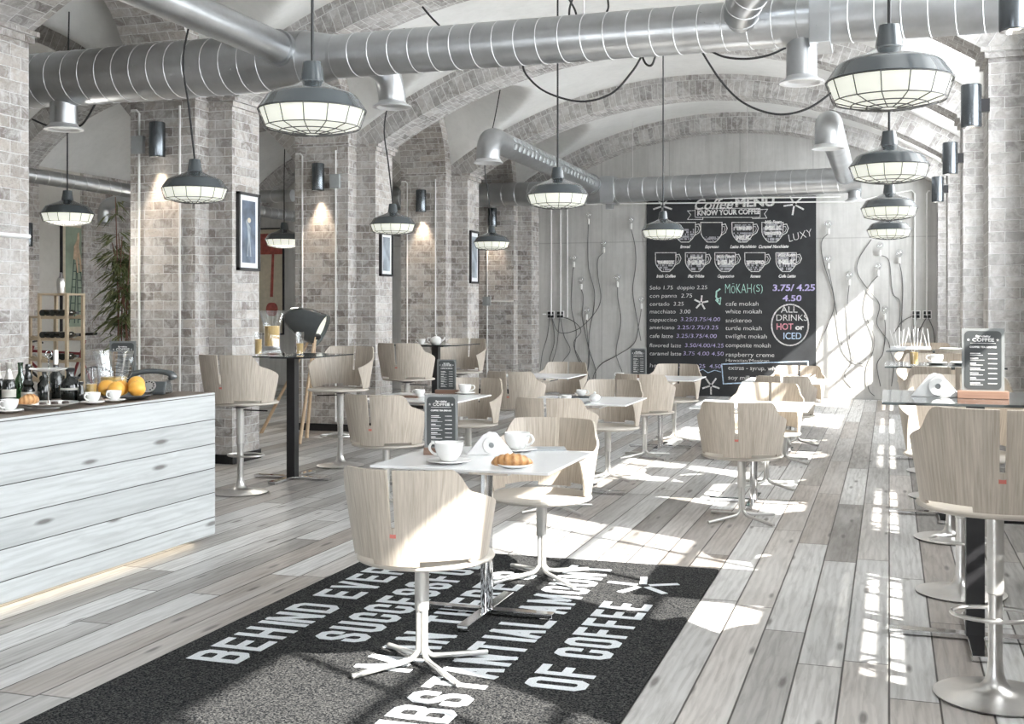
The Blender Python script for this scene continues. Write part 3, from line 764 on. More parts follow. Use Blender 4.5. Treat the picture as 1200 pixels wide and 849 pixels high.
# ------------------------------------------------------------------ counter
CT=.965; CX0,CX1=-4.98,-4.15; CY0,CY1=.8,6.47
o=thing('bar_counter','white washed plank counter with a dark wooden top on the left','counter',(0,0,0))
b=MB(); b.bb(CX0+.05,CX1,CY0,CY1,.05,CT-.003); b.build('plank_front',M['counter'],o)
b=MB(); b.bb(CX0,CX1-.012,CY0-.01,CY1-.012,CT-.03,CT); b.build('worktop',M['counter_top'],o)
b=MB(); b.bb(CX0+.2,CX1-.16,CY0+.1,CY1-.16,0,.05); b.build('plinth',M['black'],o)
b=MB(); b.bb(CX1-.12,CX1-.07,CY0+.2,CY1-.12,.036,.0495); e=b.build('light_strip',M['led'],o); e['label']='warm white light strip under the counter'

# ------------------------------------------------------------------ rug with lettering
RX0,RX1,RY0,RY1=-2.97,-.925,2.55,6.63
o=thing('rug','large black rug with pale slogan lettering, under the foreground table','rug',(0,0,0))
def rrect(x0,x1,y0,y1,r,n=5):
    P=[]
    for cx,cy,a0 in ((x1-r,y1-r,0),(x0+r,y1-r,90),(x0+r,y0+r,180),(x1-r,y0+r,270)):
        for k in range(n+1): a=R(a0+90*k/n); P.append((cx+r*math.cos(a),cy+r*math.sin(a)))
    return P
MB().prism(rrect(RX0,RX1,RY0,RY1,.035),0.0005,.011).build('pile',M['rug'],o)
b=MB()
GL={'O':[[(0,.12),(0,.88),(.25,1),(.75,1),(1,.88),(1,.12),(.75,0),(.25,0),(0,.12)]],'C':[[(1,.68),(1,.88),(.75,1),(.25,1),(0,.88),(0,.12),(.25,0),(.75,0),(1,.12),(1,.32)]],
'S':[[(1,.70),(1,.88),(.75,1),(.25,1),(0,.88),(0,.66),(.2,.56),(.8,.44),(1,.34),(1,.12),(.75,0),(.25,0),(0,.12),(0,.30)]],'U':[[(0,1),(0,.12),(.25,0),(.75,0),(1,.12),(1,1)]],
'D':[[(0,0),(0,1),(.7,1),(1,.88),(1,.12),(.7,0),(0,0)]],'B':[[(0,0),(0,1),(.7,1),(1,.9),(1,.62),(.75,.52),(0,.52)],[(.75,.52),(1,.42),(1,.1),(.7,0),(0,0)]],'R':[[(0,0),(0,1),(.7,1),(1,.9),(1,.6),(.7,.48),(0,.48)],[(.6,.48),(1,0)]],
'E':[[(1,1),(0,1),(0,0),(1,0)],[(0,.5),(.8,.5)]],'F':[[(1,1),(0,1),(0,0)],[(0,.5),(.8,.5)]],'H':[[(0,0),(0,1)],[(1,0),(1,1)],[(0,.5),(1,.5)]],'I':[[(.5,0),(.5,1)]],'N':[[(0,0),(0,1)],[(0,1),(1,0)],[(1,0),(1,1)]],
'V':[[(0,1),(.5,0)],[(.5,0),(1,1)]],'Y':[[(0,1),(.5,.48)],[(.5,.48),(1,1)],[(.5,.48),(.5,0)]],'L':[[(0,1),(0,0),(1,0)]],'M':[[(0,0),(0,1)],[(0,1),(.5,.2)],[(.5,.2),(1,1)],[(1,1),(1,0)]],'A':[[(0,0),(.5,1)],[(.5,1),(1,0)],[(.22,.3),(.78,.3)]],'T':[[(0,1),(1,1)],[(.5,1),(.5,0)]],"'":[[(.5,1),(.5,.8)]]}
def rugline(txt,xb,y0,y1,cap=.25):
    wd=lambda ch: {' ':.55,'I':.45,"'":.45,'M':1.3}.get(ch,1.0)
    tot=sum(wd(ch) for ch in txt); p=(y1-y0)/tot; x=0; th=.041; G=T(xb,y0,.0105)@RZ(PI/2)
    for ch in txt:
        W=p*wd(ch)*(.77 if ch not in "I'" else 1)
        for pl in GL.get(ch,[]):
            x0=x+th/2; w=W-th if ch not in "I'" else W-th
            P=[(x0+u*w,th/2+v*(cap-th)) for u,v in pl]
            D=[(Vector(q1)-Vector(q0)).normalized() for q0,q1 in zip(P,P[1:])]; cl=P[0]==P[-1]
            for si,(q0,q1) in enumerate(zip(P,P[1:])):
                d=D[si]; nn=Vector((-d.y,d.x))*th/2; A_,B_=Vector(q0),Vector(q1)
                pv=D[si-1] if (si>0 or cl) else None; nx=D[(si+1)%len(D)] if (si<len(D)-1 or cl) else None
                ex=lambda o_: .5 if o_ is None or abs(d.dot(o_))<.45 else .2
                e0=d*th*ex(pv); e1=d*th*ex(nx)
                b.prism([tuple(A_-e0-nn),tuple(B_+e1-nn),tuple(B_+e1+nn),tuple(A_-e0+nn)],0,.0014+random.random()*.0012,G)
        x+=p*wd(ch)
rugline('BEHIND EVERY',-2.60,4.22,6.30)
rugline('SUCCESSFUL',-2.235,4.66,6.36)
rugline('MAN THERE\'S',-1.87,4.34,6.22)
rugline('SUBSTANTIAL AMOUNT',-1.505,3.50,6.50)
rugline('OF COFFEE',-1.13,4.33,5.75)
for k in range(5):
    a=R(100+72*k); M4=T(-1.26,6.10,.0112)@RZ(a)
    b.bb(.035,.20,-.020,.020,0,.0014,M4)
l=b.build('lettering',M['rugwhite'],o); l['label']='pale blue white slogan lettering and star'
MB

# ------------------------------------------------------------------ chalkboard on the back wall
WY=YB
def wp(px,py,dy=0.0): return on_y(px,py,WY-dy)
A0=wp(758,464); A1=wp(956.5,231)
bx0,bx1,bz0,bz1=A0.x,A1.x,A0.z,A1.z+.02
o=thing('chalkboard','huge black chalkboard with the hand-lettered coffee menu on the back wall','chalkboard',(0,0,0))
MB().bb(bx0,bx1,WY-.03,WY-.001,bz0,bz1).build('board',M['chalkboard'],o)
b=MB(); b.bb(bx0-.01,bx1+.01,WY-.05,WY-.001,bz0-.035,bz0); b.build('ledge',M['steel'],o)
MT=lambda px,py: T(*wp(px,py,.034))@RX(PI/2)
PXM=wp(859,350).y*0+ (wp(900,350).x-wp(800,350).x)/100.0       # metres per pixel across
PZM=(wp(859,300).z-wp(859,400).z)/100.0
def ctext(b,txt,px,py,wpx,hpx,shear=0,off=0.0,align='LEFT',rot=0):
    cap=hpx*PZM; size=cap/.729
    tmp=MB(); tmp.text(txt,size,Matrix(),shear=shear); w=max(v.x for v in tmp.v)-min(v.x for v in tmp.v)
    b.text(txt,size,MT(px,py)@RZ(rot),sx=wpx*PXM/max(w,1e-4),shear=shear,offset=off,align=align,depth=.0006)
def cline(b,pts,w=1.0,closed=False):
    P=[wp(x,y) for x,y in pts]; b.strokes([(p.x,p.z) for p in P],w*PZM,T(0,WY-.0335,0)@RX(PI/2),0,random.uniform(.0008,.0016),closed)
def cstar(b,px,py,r,w=1.6,a0=90):
    for k in range(5):
        a=R(a0+72*k); cline(b,[(px+r*.2*math.cos(a),py-r*.2*math.sin(a)),(px+r*math.cos(a),py-r*math.sin(a))],w)
wt=MB()
for s in ((777,242,11,-90),(931,240,12,-100),(822,355,8,-60),(833.5,452,10,-90)): cstar(wt,s[0],s[1],s[2],1.9,s[3])
ctext(wt,'Coffee',812,246,45,13,.35,.004); ctext(wt,'MENU',861,242.5,44,10,0,.008)
ctext(wt,'KNOW YOUR COFFEE',817,252.5,73,6,0,.005)
cline(wt,[(815,244.5),(891,244.5),(891,255),(815,255)],.7,True)
cline(wt,[(815,247),(806,247.5),(810,252),(806,257.5),(824,257.5),(824,255)],.7); cline(wt,[(891,246),(900,245.5),(896,251),(899,256),(882,256.5),(882,255)],.7)
def cup(px,py,w,h,lines,fill):
    n=10; L=[];Rr=[]
    for k in range(n+1):
        t=k/n; x=w/2*(1-.03*t) if t<.45 else w/2*(.9865-.62*((t-.45)/.55)**2.0); L.append((px-x,py+h*t)); Rr.append((px+x,py+h*t))
    cline(wt,L+Rr[::-1],.9,True)
    hx=px+w/2
    cline(wt,[(hx-.5,py+h*.12),(hx+4,py+h*.08),(hx+6,py+h*.3),(hx+4,py+h*.52),(hx-1,py+h*.66)],.9); cline(wt,[(hx,py+h*.22),(hx+2.6,py+h*.2),(hx+3.6,py+h*.32),(hx+2.4,py+h*.46),(hx-.5,py+h*.54)],.5)
    for (t0,t1) in fill:
        m=5
        for k in range(m):
            t=t0+(t1-t0)*(k+.5)/m; i=min(n,int(t*n)); x=Rr[i][0]-px-1.2; y0=py+h*(t-(t1-t0)/m*.42); y1=py+h*(t+(t1-t0)/m*.42)
            for q in range(-7,7):
                if random.random()<.66:
                    p0=wp(px+x*q/7.2,y1); p1=wp(px+x*(q+.86)/7.2,y0); dim.bb(p0.x,p1.x,WY-.0322,WY-.0305,p0.z,p1.z)
    for (txt,t,ww,hh,bold) in lines:
        ctext(wt,txt,px-ww*w/2,py+h*t,ww*w,hh,0 if bold else .2,.008 if bold else .003)
dim=MB()
names1=[('Brewed',[(.32,.9)],[('',0,0,0,0)]),('Espresso',[(.72,.93)],[]),('Latte Macchiato',[(.1,.42),(.5,.98)],[('MILK',.86,.62,4.6,1),('STEAMED',.36,.8,3.2,1)]),('Caramel Macchiato',[(.05,.95)],[('MILK',.38,.72,4.6,1),('Milk Foam',.06,.75,4,0),('ESPRESSO',.62,.72,3,1)])]
for (nm,f,l),px in zip(names1,(803,834,870.5,905.5)):
    cup(px,261,25,23,[q for q in l if q[0]],f); ctext(wt,nm,px-len(nm)*1.0,291,len(nm)*2.0,3.6,.3,.003)
names2=[('Irish Coffee',[(.4,.95)],[('WHISKEY',.58,.8,3.4,1)]),('Flat White',[(.08,.95)],[('MILK',.62,.76,5,1),('Steamed',.32,.6,3.4,0)]),('Cappuccino',[(.1,.95)],[('MILK',.62,.76,5,1),('Milk Foam',.28,.84,4,0)]),('Romano',[(.4,.95)],[('ESPRESSO',.6,.8,3.8,1)]),('Cafe Latte',[(.02,.95)],[('MILK',.6,.76,5,1),('Milk Foam',.2,.8,4,0)])]
for (nm,f,l),px in zip(names2,(780.5,815.5,850,885,921.5)):
    cup(px,296.5,24,22,l,f); ctext(wt,nm,px-len(nm)*.95,325.5,len(nm)*1.9,3.6,.3,.003)
ctext(wt,'LUXY',924,284,28,9,.1,-.002,rot=R(14))
left=[('Solo 1.75  doppio 2.25',339.5,69),('con panna  2.75',349,51),('cortado  3.25',358.5,41),('macchiato  3.00',367.5,49),('cappuccino',377,33),('americano',386,30),('cafe latte',396,28),('flavored latte',407,38),('caramel latte',416.5,38),('heavenly',430.5,31)]
for t,y,w in left: ctext(wt,t,761,y,w,4.8,.08,-.0005)
vi=MB()
for t,x,y,w in (('3.25/3.75/4.00',797,376.5,47),('2.25/2.75/3.25',793,386,49),('3.25/3.75/4.00',792,396,48),('3.50/4.00/4.25',802,407,46),('3.75 4.00 4.50',800,416.5,48),('3.75  4.25  4.50',795,431,50)): ctext(vi,t,x,y,w,4.8,.08,-.0005)
ctext(vi,'3.75/ 4.25',905,341,47,7.5,.05,.004); ctext(vi,'4.50',917,353,21,7,.05,.003)
right=[('cafe mokah',358.5,38),('white mokah',367.5,42),('snickeroo',378,30),('turtle mokah',387,42),('twilight mokah',396.5,48),('composite mokah',407,52),('raspberry creme',418,56),('Hawaiian/Mexican',424,50),('extras - syrup, whip, shot  .50',433.5,90),('soy milk  honey',445,52)]
for t,y,w in right: ctext(wt,t,850 if 'extras' not in t and 'soy' not in t else 853,y,w,5.2 if 'Haw' not in t else 3.6,.05,-.0005)
gr=MB(); ctext(gr,'M\u014dKAH',849,344,31,12,0,-.004); ctext(gr,'(S)',882,342,11,9,0,-.002)
cline(gr,[(844,339),(840,342),(839.5,348),(842,353)],1.8); cline(gr,[(839,352),(844,357),(845,349)],1.2,True)
wt2=MB(); 
P=[(926+21.5*math.cos(2*PI*k/40),381+24*math.sin(2*PI*k/40)) for k in range(40)]; cline(wt,P,1.6,True)
ctext(wt,'ALL',915,366.5,19,7.5,.0,.0); ctext(wt,'DRINKS',909,376,35,7.5,0,.0); re=MB(); ctext(re,'HOT',909.5,386.5,18.5,7.5,0,.003); ctext(wt,'or',932,386.5,9,6,0,.005)
bl=MB(); ctext(bl,'ICED',917.5,397.5,20,7.8,0,.002); cline(bl,[(846,427),(947,423.5),(947,445),(848,450)],1.3,True); cline(bl,[(816,436),(824,433),(830,437),(838,434),(845,436)],.8)
ml=[]
for bm_,nm,m in ((wt,'white_lettering','chalk'),(dim,'cup_shading','chalk_dim'),(vi,'violet_prices','chalk_violet'),(gr,'mint_heading','chalk_green'),(re,'rose_word','chalk_red'),(bl,'blue_lettering','chalk_blue')):
    if nm!='cup_shading': ml.append((bm_,m))
allw=MB(); mats=[]
for i,(bm_,m) in enumerate(ml+[(dim,'chalk_dim')]):
    allw.add(bm_.v,bm_.f,i); mats.append(M[m])
allw.build('chalk_lettering',mats,o)

# ------------------------------------------------------------------ conduits and sconces
def pipe(name,label,paths,r=.011,boxes=(),group='white conduits on the walls'):
    o=thing(name,label,'conduit',(0,0,0),0,group); 
    for p in paths: MB().tube(p,r,8).build('pipe',M['conduit'],o)
    for (c,d) in boxes: MB().box(c,d).build('junction_box',M['grey_box'],o,bevel=.004)
    return o
def sconce(x,y,z,n,label,lit=True,h=.335,group='steel cylinder sconces'):
    o=thing('wall_sconce',label,'wall lamp',(x,y,z),0,group); n=Vector(n); s=n*.085
    MB().lathe([(.07,-h/2),(.075,-h/2+.006),(.077,-h/2+.012),(.077,h/2-.01),(.072,h/2),(.0,h/2)],32,c=s,cap=False).build('cylinder',M['sconce'],o,ang=50)
    MB().lathe([(.07,-h/2),(.06,-h/2+.02),(0,-h/2+.02)],24,c=s,cap=False).build('reflector',M['steel'],o)
    MB().lathe([(.0,-h/2+.018),(.03,-h/2+.018),(.03,-h/2+.012),(0,-h/2+.010)],20,c=s,cap=False).build('lens',M['glow'],o)
    b=MB(); b.box(n*-.012,(.06 if n.x==0 else .07,.06 if n.y==0 else .02,.10)); b.build('bracket',M['black'],o)
    if lit:
        ld=bpy.data.lights.new('sconce_light','SPOT'); ld.energy=SPOT; ld.spot_size=R(62); ld.spot_blend=.7; ld.color=(1,.80,.60); ld.shadow_soft_size=.03
        lo=bpy.data.objects.new('sconce_light',ld); COL.objects.link(lo); lo.parent=o; lo.location=s+Vector((0,0,-h/2-.012))
    return o
SPOT=60
names=['second','on the pillar with the large poster','on the pillar behind the tripod lamp','third along the left arcade','at the left end of the back wall']
for i,yc in enumerate(PYS[4:]):
    yf=yc-PD; xs=-6.675
    sconce(xs+.0,yf,3.13,(0,-1,0),'brushed steel cylinder sconce '+names[i+1])
    x1,x2=-6.93,-6.47
    z=3.44
    pa=[(-7.02,yf-.014,z),(x1-.03,yf-.014,z),(x1,yf-.014,z-.03),(x1,yf-.014,.12)]
    pb=[(x2,yf-.014,3.46),(x2,yf-.014,.12)]
    if i==3: pipe('wall_conduit','single white conduit down the brick pillar at the back wall',[[( -6.80,yf-.014,3.3),(-6.80,yf-.014,.12)],[(-6.9,yf-.014,1.65),(-6.31,yf-.014,1.65)]],boxes=[((-6.80,yf-.03,1.65),(.15,.05,.16))])
    else:
        bx=((x1,yf-.03,3.10),(.13,.05,.17)) if i!=1 else ((x2,yf-.03,3.08),(.13,.05,.17))
        pipe('wall_conduit','pair of white conduits down the brick pillar '+['with the large poster','behind the tripod lamp','third along the left arcade'][i],[pa,pb],boxes=[bx] if i<2 else [])
sconce(AXL+.26,PYS[5]-.05,2.55,(1,0,0),'dark cylinder sconce on the aisle wall behind the far left pendant lamp')
for i,yc in enumerate(PYS[3:7]):
    sconce(XR-PIL-.045,yc-.33,3.09,(-1,0,0),'dark cylinder sconce, '+['topmost, in the top right corner','second','third','farthest'][i]+' along the window side',lit=False)
pipe('wall_conduit','white conduit crossing the nearest left pillar at shoulder height',[[(-6.035,6.47,2.04),(-6.035,6.95,2.04)]],.016)
q=lambda px,py: tuple(wp(px,py,.055))
pipe('wall_conduit','two white conduits along the top of the chalkboard and down the back wall',[[q(690,239),q(1000,236.5),q(1068,223),q(1072,227),q(1072,462)],[q(690,234),q(985,231)]],.012)
pipe('wall_conduit','left white conduit above the two black sockets on the back wall',[[q(646,240),q(646,370)]],.012)
pipe('wall_conduit','white conduit dropping behind the left wall bulbs',[[q(657,240),q(657,370)],[q(700,239.5),q(668,240),q(665,243),q(665,372)]],.012)
pipe('wall_conduit','horizontal white conduit from the last brick pillar to the left sockets',[[q(636,368.5),q(640,368.5)]],.012)
pipe('wall_conduit','white conduit at the right end of the back wall',[[q(1090,224),q(1088,224),q(1086,227),q(1086,370)]],.012)
for i,(px,l) in enumerate(((646,'left black power socket beside the left bulb cluster'),(657,'right black power socket beside the left bulb cluster'),(1073.5,'left black power socket beside the right bulb cluster'),(1086.5,'right black power socket beside the right bulb cluster'))):
    p=wp(px,369); o=thing('power_socket',l,'socket',p,0,'black wall sockets')
    b=MB(); b.box((0,-.012,0),(.135,.024,.135)); b.build('plate',M['conduit'],o)
    for sx in (-1,1):
        for sz in (-1,1): MB().box((sx*.03,-.035,sz*.03),(.05,.03,.05)).build('plug',M['black'],o)

# wall bulbs on cables
def wall_bulb(label,px,py,path,grp):
    p=wp(px,py,.07); o=thing('wall_bulb',label,'bulb',p,0,grp)
    MB().lathe([(.0,.075),(.03,.068),(.053,.045),(.06,.015),(.053,-.018),(.03,-.045),(.018,-.06),(.018,-.07)],20,cap=False).build('glass_globe',M['bulb'],o)
    MB().lathe([(.004,.0),(.010,.012),(.010,.03),(.0,.034)],8,c=(0,0,-.02)).build('filament',M['socket_white'],o)
    MB().lathe([(.020,-.16),(.024,-.15),(.024,-.07),(.016,-.062)],14).build('holder',M['socket_white'],o)
    P=[Vector((0,0,-.15))]+[wp(a,c,.02)-p for a,c in path]
    MB().tube(smooth_path(P,7),.0065,5).build('cable',M['cable_wall'],o)
L_=lambda x,y: (630+x/3.536,230+y/3.536)
R_=lambda x,y: (950+x/3.54,230+y/3.54)
lb=[((210,80),[(208,200),(212,300),(236,400),(230,480),(215,560),(212,650),(205,760)],'topmost bare bulb on the left half of the back wall'),
((387,100),[(404,210),(406,290),(394,390),(410,500),(428,600)],'high bare bulb close to the left edge of the chalkboard'),
((274,198),[(250,262),(250,330),(262,420),(240,480),(170,550),(90,565),(58,500)],'bare bulb to the right of the topmost left bulb'),
((150,258),[(145,330),(140,460),(160,560),(155,640),(190,720),(215,780)],'leftmost bare bulb on the back wall'),
((180,350),[(190,420),(185,500),(200,580),(215,660),(205,740),(190,790)],'bare bulb just below the leftmost bulb'),
((331,340),[(332,420),(345,520),(325,640),(335,690),(350,740),(310,775)],'bare bulb alone midway between cables and chalkboard'),
((430,430),[(420,530),(400,610),(330,660),(260,700),(230,760),(270,805)],'bare bulb touching the left chalkboard edge'),
((203,475),[(205,560),(215,640),(240,720),(235,790)],'lowest bare bulb of the left cluster')]
for (c,pth,l) in lb: wall_bulb(l,*L_(*c),[L_(*q_) for q_ in pth],'bare bulbs left of the chalkboard')
rb=[((73,118),[(45,190),(52,270),(92,400),(95,470),(60,560),(30,640)],'topmost bare bulb right of the chalkboard'),
((73,262),[(92,390),(110,500),(130,620),(170,680),(225,700)],'bare bulb directly below the topmost right bulb'),
((160,330),[(152,460),(160,580),(175,680),(140,740),(175,790)],'bare bulb above the sun patch right of the chalkboard'),
((288,208),[(325,270),(340,400),(370,440),(365,560)],'bare bulb just under the farthest pendant lamp'),
((280,292),[(240,380),(225,480),(265,600),(235,720),(240,800),(265,830)],'bare bulb below and left of the pair on the right'),
((368,238),[(380,340),(382,420),(375,560)],'rightmost bare bulb on the back wall'),
((307,473),[(310,560),(300,650),(275,700),(290,790)],'lowest bare bulb right of the chalkboard')]
for (c,pth,l) in rb: wall_bulb(l,*R_(*c),[R_(*q_) for q_ in pth],'bare bulbs right of the chalkboard')
def wcable(pts,fn,label): tag(MB().tube(smooth_path([wp(*fn(*p_),.022) for p_ in pts],7),.0065,5).build('wall_cable',M['cable_wall']),label,'cable','loose cables hanging on the back wall')
wcable([(50,505),(40,580),(20,650),(10,730)],L_,'leftmost loose cable under the left sockets')
wcable([(60,505),(70,600),(50,680),(60,740)],L_,'loose cable falling straight from the first socket')
wcable([(95,505),(110,580),(135,640),(100,700),(130,780)],L_,'loose cable in a curve below the second socket')
wcable([(100,500),(150,520),(180,560),(150,620),(210,740),(215,800)],L_,'loose cable crossing the bulb cables on the left')
wcable([(90,505),(80,620),(60,690)],L_,'short loose cable between the two left sockets')
wcable([(252,180),(200,260),(195,320),(240,390),(285,450),(275,530),(320,600),(330,640)],R_,'long wavy cable from the farthest pendant lamp down the wall')
wcable([(430,495),(380,520),(345,570)],R_,'loose cable leaving the right sockets to the left')
wcable([(437,505),(420,570),(415,610)],R_,'loose cable straight below the left of the right sockets')
wcable([(480,505),(450,560),(440,610)],R_,'loose cable slanting below the right sockets')
wcable([(488,505),(510,560),(515,640)],R_,'rightmost loose cable under the right sockets')
wcable([(330,640),(345,700),(335,790)],R_,'cable end hanging behind the tall tables')

# ------------------------------------------------------------------ posters
def poster(name,label,c,w,h,n,art,group=None):
    # n = facing axis '+X' or '-Y'; local frame: x right, y up, z out
    Rm={'+X':Matrix(((0,0,1,0),(1,0,0,0),(0,1,0,0),(0,0,0,1))),'-Y':Matrix(((1,0,0,0),(0,0,-1,0),(0,1,0,0),(0,0,0,1)))}[n]
    o=thing(name,label,'poster',c,0,group); f=.028; d=.035
    b=MB()
    for x,y,a,e in ((0,h/2-f/2,w,f),(0,-h/2+f/2,w,f),(w/2-f/2,0,f,h),(-w/2+f/2,0,f,h)): b.box((x,y,d/2),(a,e,d),Rm)
    b.build('frame',M['black'],o)
    art(o,Rm,w-2*f,h-2*f); return o
def art_fig(o,Rm,w,h,bg='art_dark'):
    MB().box((0,0,.011),(w,h,.018),Rm).build('mat_board',M['mat_board'],o)
    MB().box((0,0,.021),(w*.72,h*.86,.002),Rm).build('print',M[bg],o)
    b=MB(); 
    b.prism([(x*w,y*h) for x,y in ((-.12,-.34),(-.05,-.10),(-.08,.05),(-.17,.14),(-.13,.17),(0,.10),(.09,.06),(.06,-.08),(.13,-.34),(.06,-.34),(.01,-.12),(-.05,-.34))],.022,.0235,Rm)
    b.build('figure',M['art_grey'],o)
    b=MB(); b.prism([(.01*w+.09*w*math.cos(t),.16*h+.035*h*math.sin(t)) for t in [k*PI/8 for k in range(16)]],.022,.0245,Rm); b.build('figure_hair',M['art_cream'],o)
def art_plain(o,Rm,w,h):
    MB().box((0,0,.011),(w,h,.018),Rm).build('mat_board',M['mat_board'],o)
    MB().box((0,0,.021),(w*.68,h*.84,.002),Rm).build('print',M['art_grey'],o)
pz=lambda a,b_,d: (HC-(a-HOR)/FPX*d, HC-(b_-HOR)/FPX*d)
poster('framed_poster','tall framed poster with a pale dancing figure on the nearest brick pillar',(-6.05,10.0,2.27),.40,.77,'+X',art_fig,'framed posters on the left pillars')
poster('framed_poster','small framed misty blue poster on the second pillar face',(-6.05,13.28,2.20),.36,.56,'+X',art_plain,'framed posters on the left pillars')
poster('framed_poster','small framed poster on the third pillar face, half behind a pendant lamp',(-6.05,16.52,2.30),.36,.80,'+X',art_plain,'framed posters on the left pillars')
def art_ladder(o,Rm,w,h):
    MB().box((0,0,.011),(w,h,.018),Rm).build('mat_board',M['art_cream'],o)
    MB().box((-.02*w,.01*h,.021),(w*.74,h*.88,.002),Rm).build('print',M['art_green'],o)
    b=MB()
    for x0,x1 in ((-.28,-.10),(-.10,-.02),(.02,-.02),(.24,.06)):
        b.prism([(x0*w-.008,-.40*h),(x0*w+.008,-.40*h),(x1*w+.008,.22*h),(x1*w-.008,.22*h)],.022,.025,Rm)
    for k in range(8):
        t=k/8; y=-.36*h+t*.56*h
        b.box(((-.19+.13*t)*w,y,.0235),((.18-.10*t)*w,.014,.003),Rm); b.box(((.13-.11*t)*w,y-.01,.0235),((.22-.14*t)*w,.014,.003),Rm)
    b.build('ladder_drawing',M['art_ink'],o)
    b=MB(); b.prism([(x*w,y*h) for x,y in ((-.14,.17),(-.12,.28),(-.02,.34),(0,.40),(.05,.41),(.06,.35),(.04,.28),(.12,.16),(.14,.06),(.09,.06),(.05,.16),(.0,.2),(.03,.05),(-.02,.05),(-.06,.16))],.022,.0255,Rm); b.build('figure_drawing',M['art_skin'],o)
p0=on_x(70,300,AXL); p1=on_x(108,300,AXL)
poster('framed_poster','large framed poster of a figure on a ladder, on the aisle wall',(AXL,(p0.y+p1.y)/2,1.98),p1.y-p0.y,1.78,'+X',art_ladder)
def art_guitar(o,Rm,w,h):
    MB().box((0,0,.011),(w,h,.018),Rm).build('print',M['art_cream'],o)
    MB().box((0,.36*h,.021),(w,.2*h,.002),Rm).build('red_band',M['art_red'],o)
    b=MB(); P=[]
    for k in range(28):
        t=2*PI*k/28; r=.24*w*(1+.22*math.cos(2*t)); P.append((.08*w+r*math.cos(t)*.8,-.27*h+r*math.sin(t)*1.25))
    b.prism(P,.022,.026,Rm); b.prism([(.06*w-.03,-.15*h),(.06*w+.035,-.15*h),(.12*w+.03,.30*h),(.12*w-.02,.30*h)],.022,.027,Rm); b.build('guitar_drawing',M['art_red'],o)
poster('framed_poster','large framed guitar poster on the back wall of the aisle',tuple(on_y(317,330,YB-.001)),.62,2.1,'-Y',art_guitar)
# ------------------------------------------------------------------ small things: makers
def cup_saucer(label,loc,rz=0,s=1.0,group='white coffee cups on saucers',saucer=True):
    o=thing('coffee_cup',label,'cup',loc,rz,group); z0=.012 if saucer else 0
    MB().lathe([(0,z0),(.022*s,z0),(.026*s,z0+.004),(.037*s,z0+.018*s),(.044*s,z0+.038*s),(.0455*s,z0+.058*s),(.0435*s,z0+.058*s),(.042*s,z0+.038*s),(.034*s,z0+.018*s),(.02*s,z0+.009),(0,z0+.009)],32,cap=False).build('bowl',M['porcelain'],o,ang=60)
    MB().tube(smooth_path([(-.042*s,0,z0+.048*s),(-.062*s,0,z0+.052*s),(-.072*s,0,z0+.036*s),(-.058*s,0,z0+.02*s),(-.037*s,0,z0+.016*s)],4),.0042*s,8).build('handle',M['porcelain'],o)
    if saucer: MB().lathe([(0,0),(.035*s,0),(.058*s,.008),(.071*s,.014),(.070*s,.017),(.05*s,.010),(.0,.007)],32,cap=False).build('saucer',M['porcelain'],o,ang=60)
    return o
def menu_stand(label,loc,rz=0,w=.165,h=.265,bw=.2,s=1.0):
    o=thing('menu_stand',label,'menu stand',loc,rz,'standing coffee menus')
    MB().bb(-bw/2,bw/2,-.03,.03,0,.035).build('wood_block',M['block'],o,bevel=.003)
    b=MB(); b.bb(-w/2,w/2,-.004,.004,.03,.03+h); b.build('acrylic_panel',M['acrylic'],o,bevel=.001)
    G=T(0,-.0046,.03)@RX(PI/2)
    cw,ch=w*.86,h*.92; b=MB(); b.prism([(x,y+h/2) for x,y in rrect(-cw/2,cw/2,-ch/2,ch/2,.018)],0,.0008,G); b.build('menu_card',M['menu'],o)
    b=MB(); G2=T(0,-.0056,.03)@RX(PI/2)
    def tx(t,y,hh,ww,al='C'):
        tmp=MB(); tmp.text(t,hh/.729,Matrix()); w0=max(v.x for v in tmp.v)-min(v.x for v in tmp.v); sx=ww/w0
        b.text(t,hh/.729,G2@T(-ww/2,y,0),sx=sx,offset=.0006,depth=.0002)
    tx('Specialty',h*.865,h*.03,w*.34); tx('COFFEE',h*.795,h*.055,w*.50); tx('COFFEE TEA DRINKS',h*.695,h*.026,w*.62)
    b.bb(-w*.3,w*.3,h*.765,h*.772,0,.0004,G2)
    for sx in (-1,1):
        for k in range(5): b.bb(.001,.006,-.0009,.0009,0,.0004,G2@T(sx*w*.34,h*.82,0)@RZ(R(90+72*k)))
    for k in range(7):
        y=h*(.60-.078*k); b.bb(-w*.30,-w*(.06+.05*(k%3)),y,y+h*.014,0,.0004,G2); b.bb(-w*.30,-w*(.0-.04*(k%2)),y-h*.024,y-h*.016,0,.0004,G2); b.bb(w*.12,w*.33,y-h*.002,y+h*.010,0,.0004,G2)
    b.build('menu_lettering',M['chalk'],o)
    return o
def napkins(label,loc,rz=0,s=1.0):
    o=thing('napkin_holder',label,'napkin holder',loc,rz,'white napkin holders')
    b=MB(); b.prism([(-.10*s,0),(.10*s,0),(.02*s,.092*s),(-.01*s,.098*s),(-.03*s,.088*s)],-.03*s,.03*s,RX(PI/2)); b.build('folded_napkins',M['paper'],o,bevel=.004)
    b=MB(); b.lathe([(.012*s,0),(.036*s,0),(.038*s,.004),(.036*s,.010),(.012*s,.010)],28,M=T(.01*s,-.03*s,.045*s)@RX(PI/2),cap=False); b.build('ring_clip',M['porcelain'],o)
    MB().lathe([(0,.002),(.012*s,.002)],16,M=T(.01*s,-.031*s,.045*s)@RX(PI/2),cap=False).build('clip_centre',M['grey_box'],o)
    return o
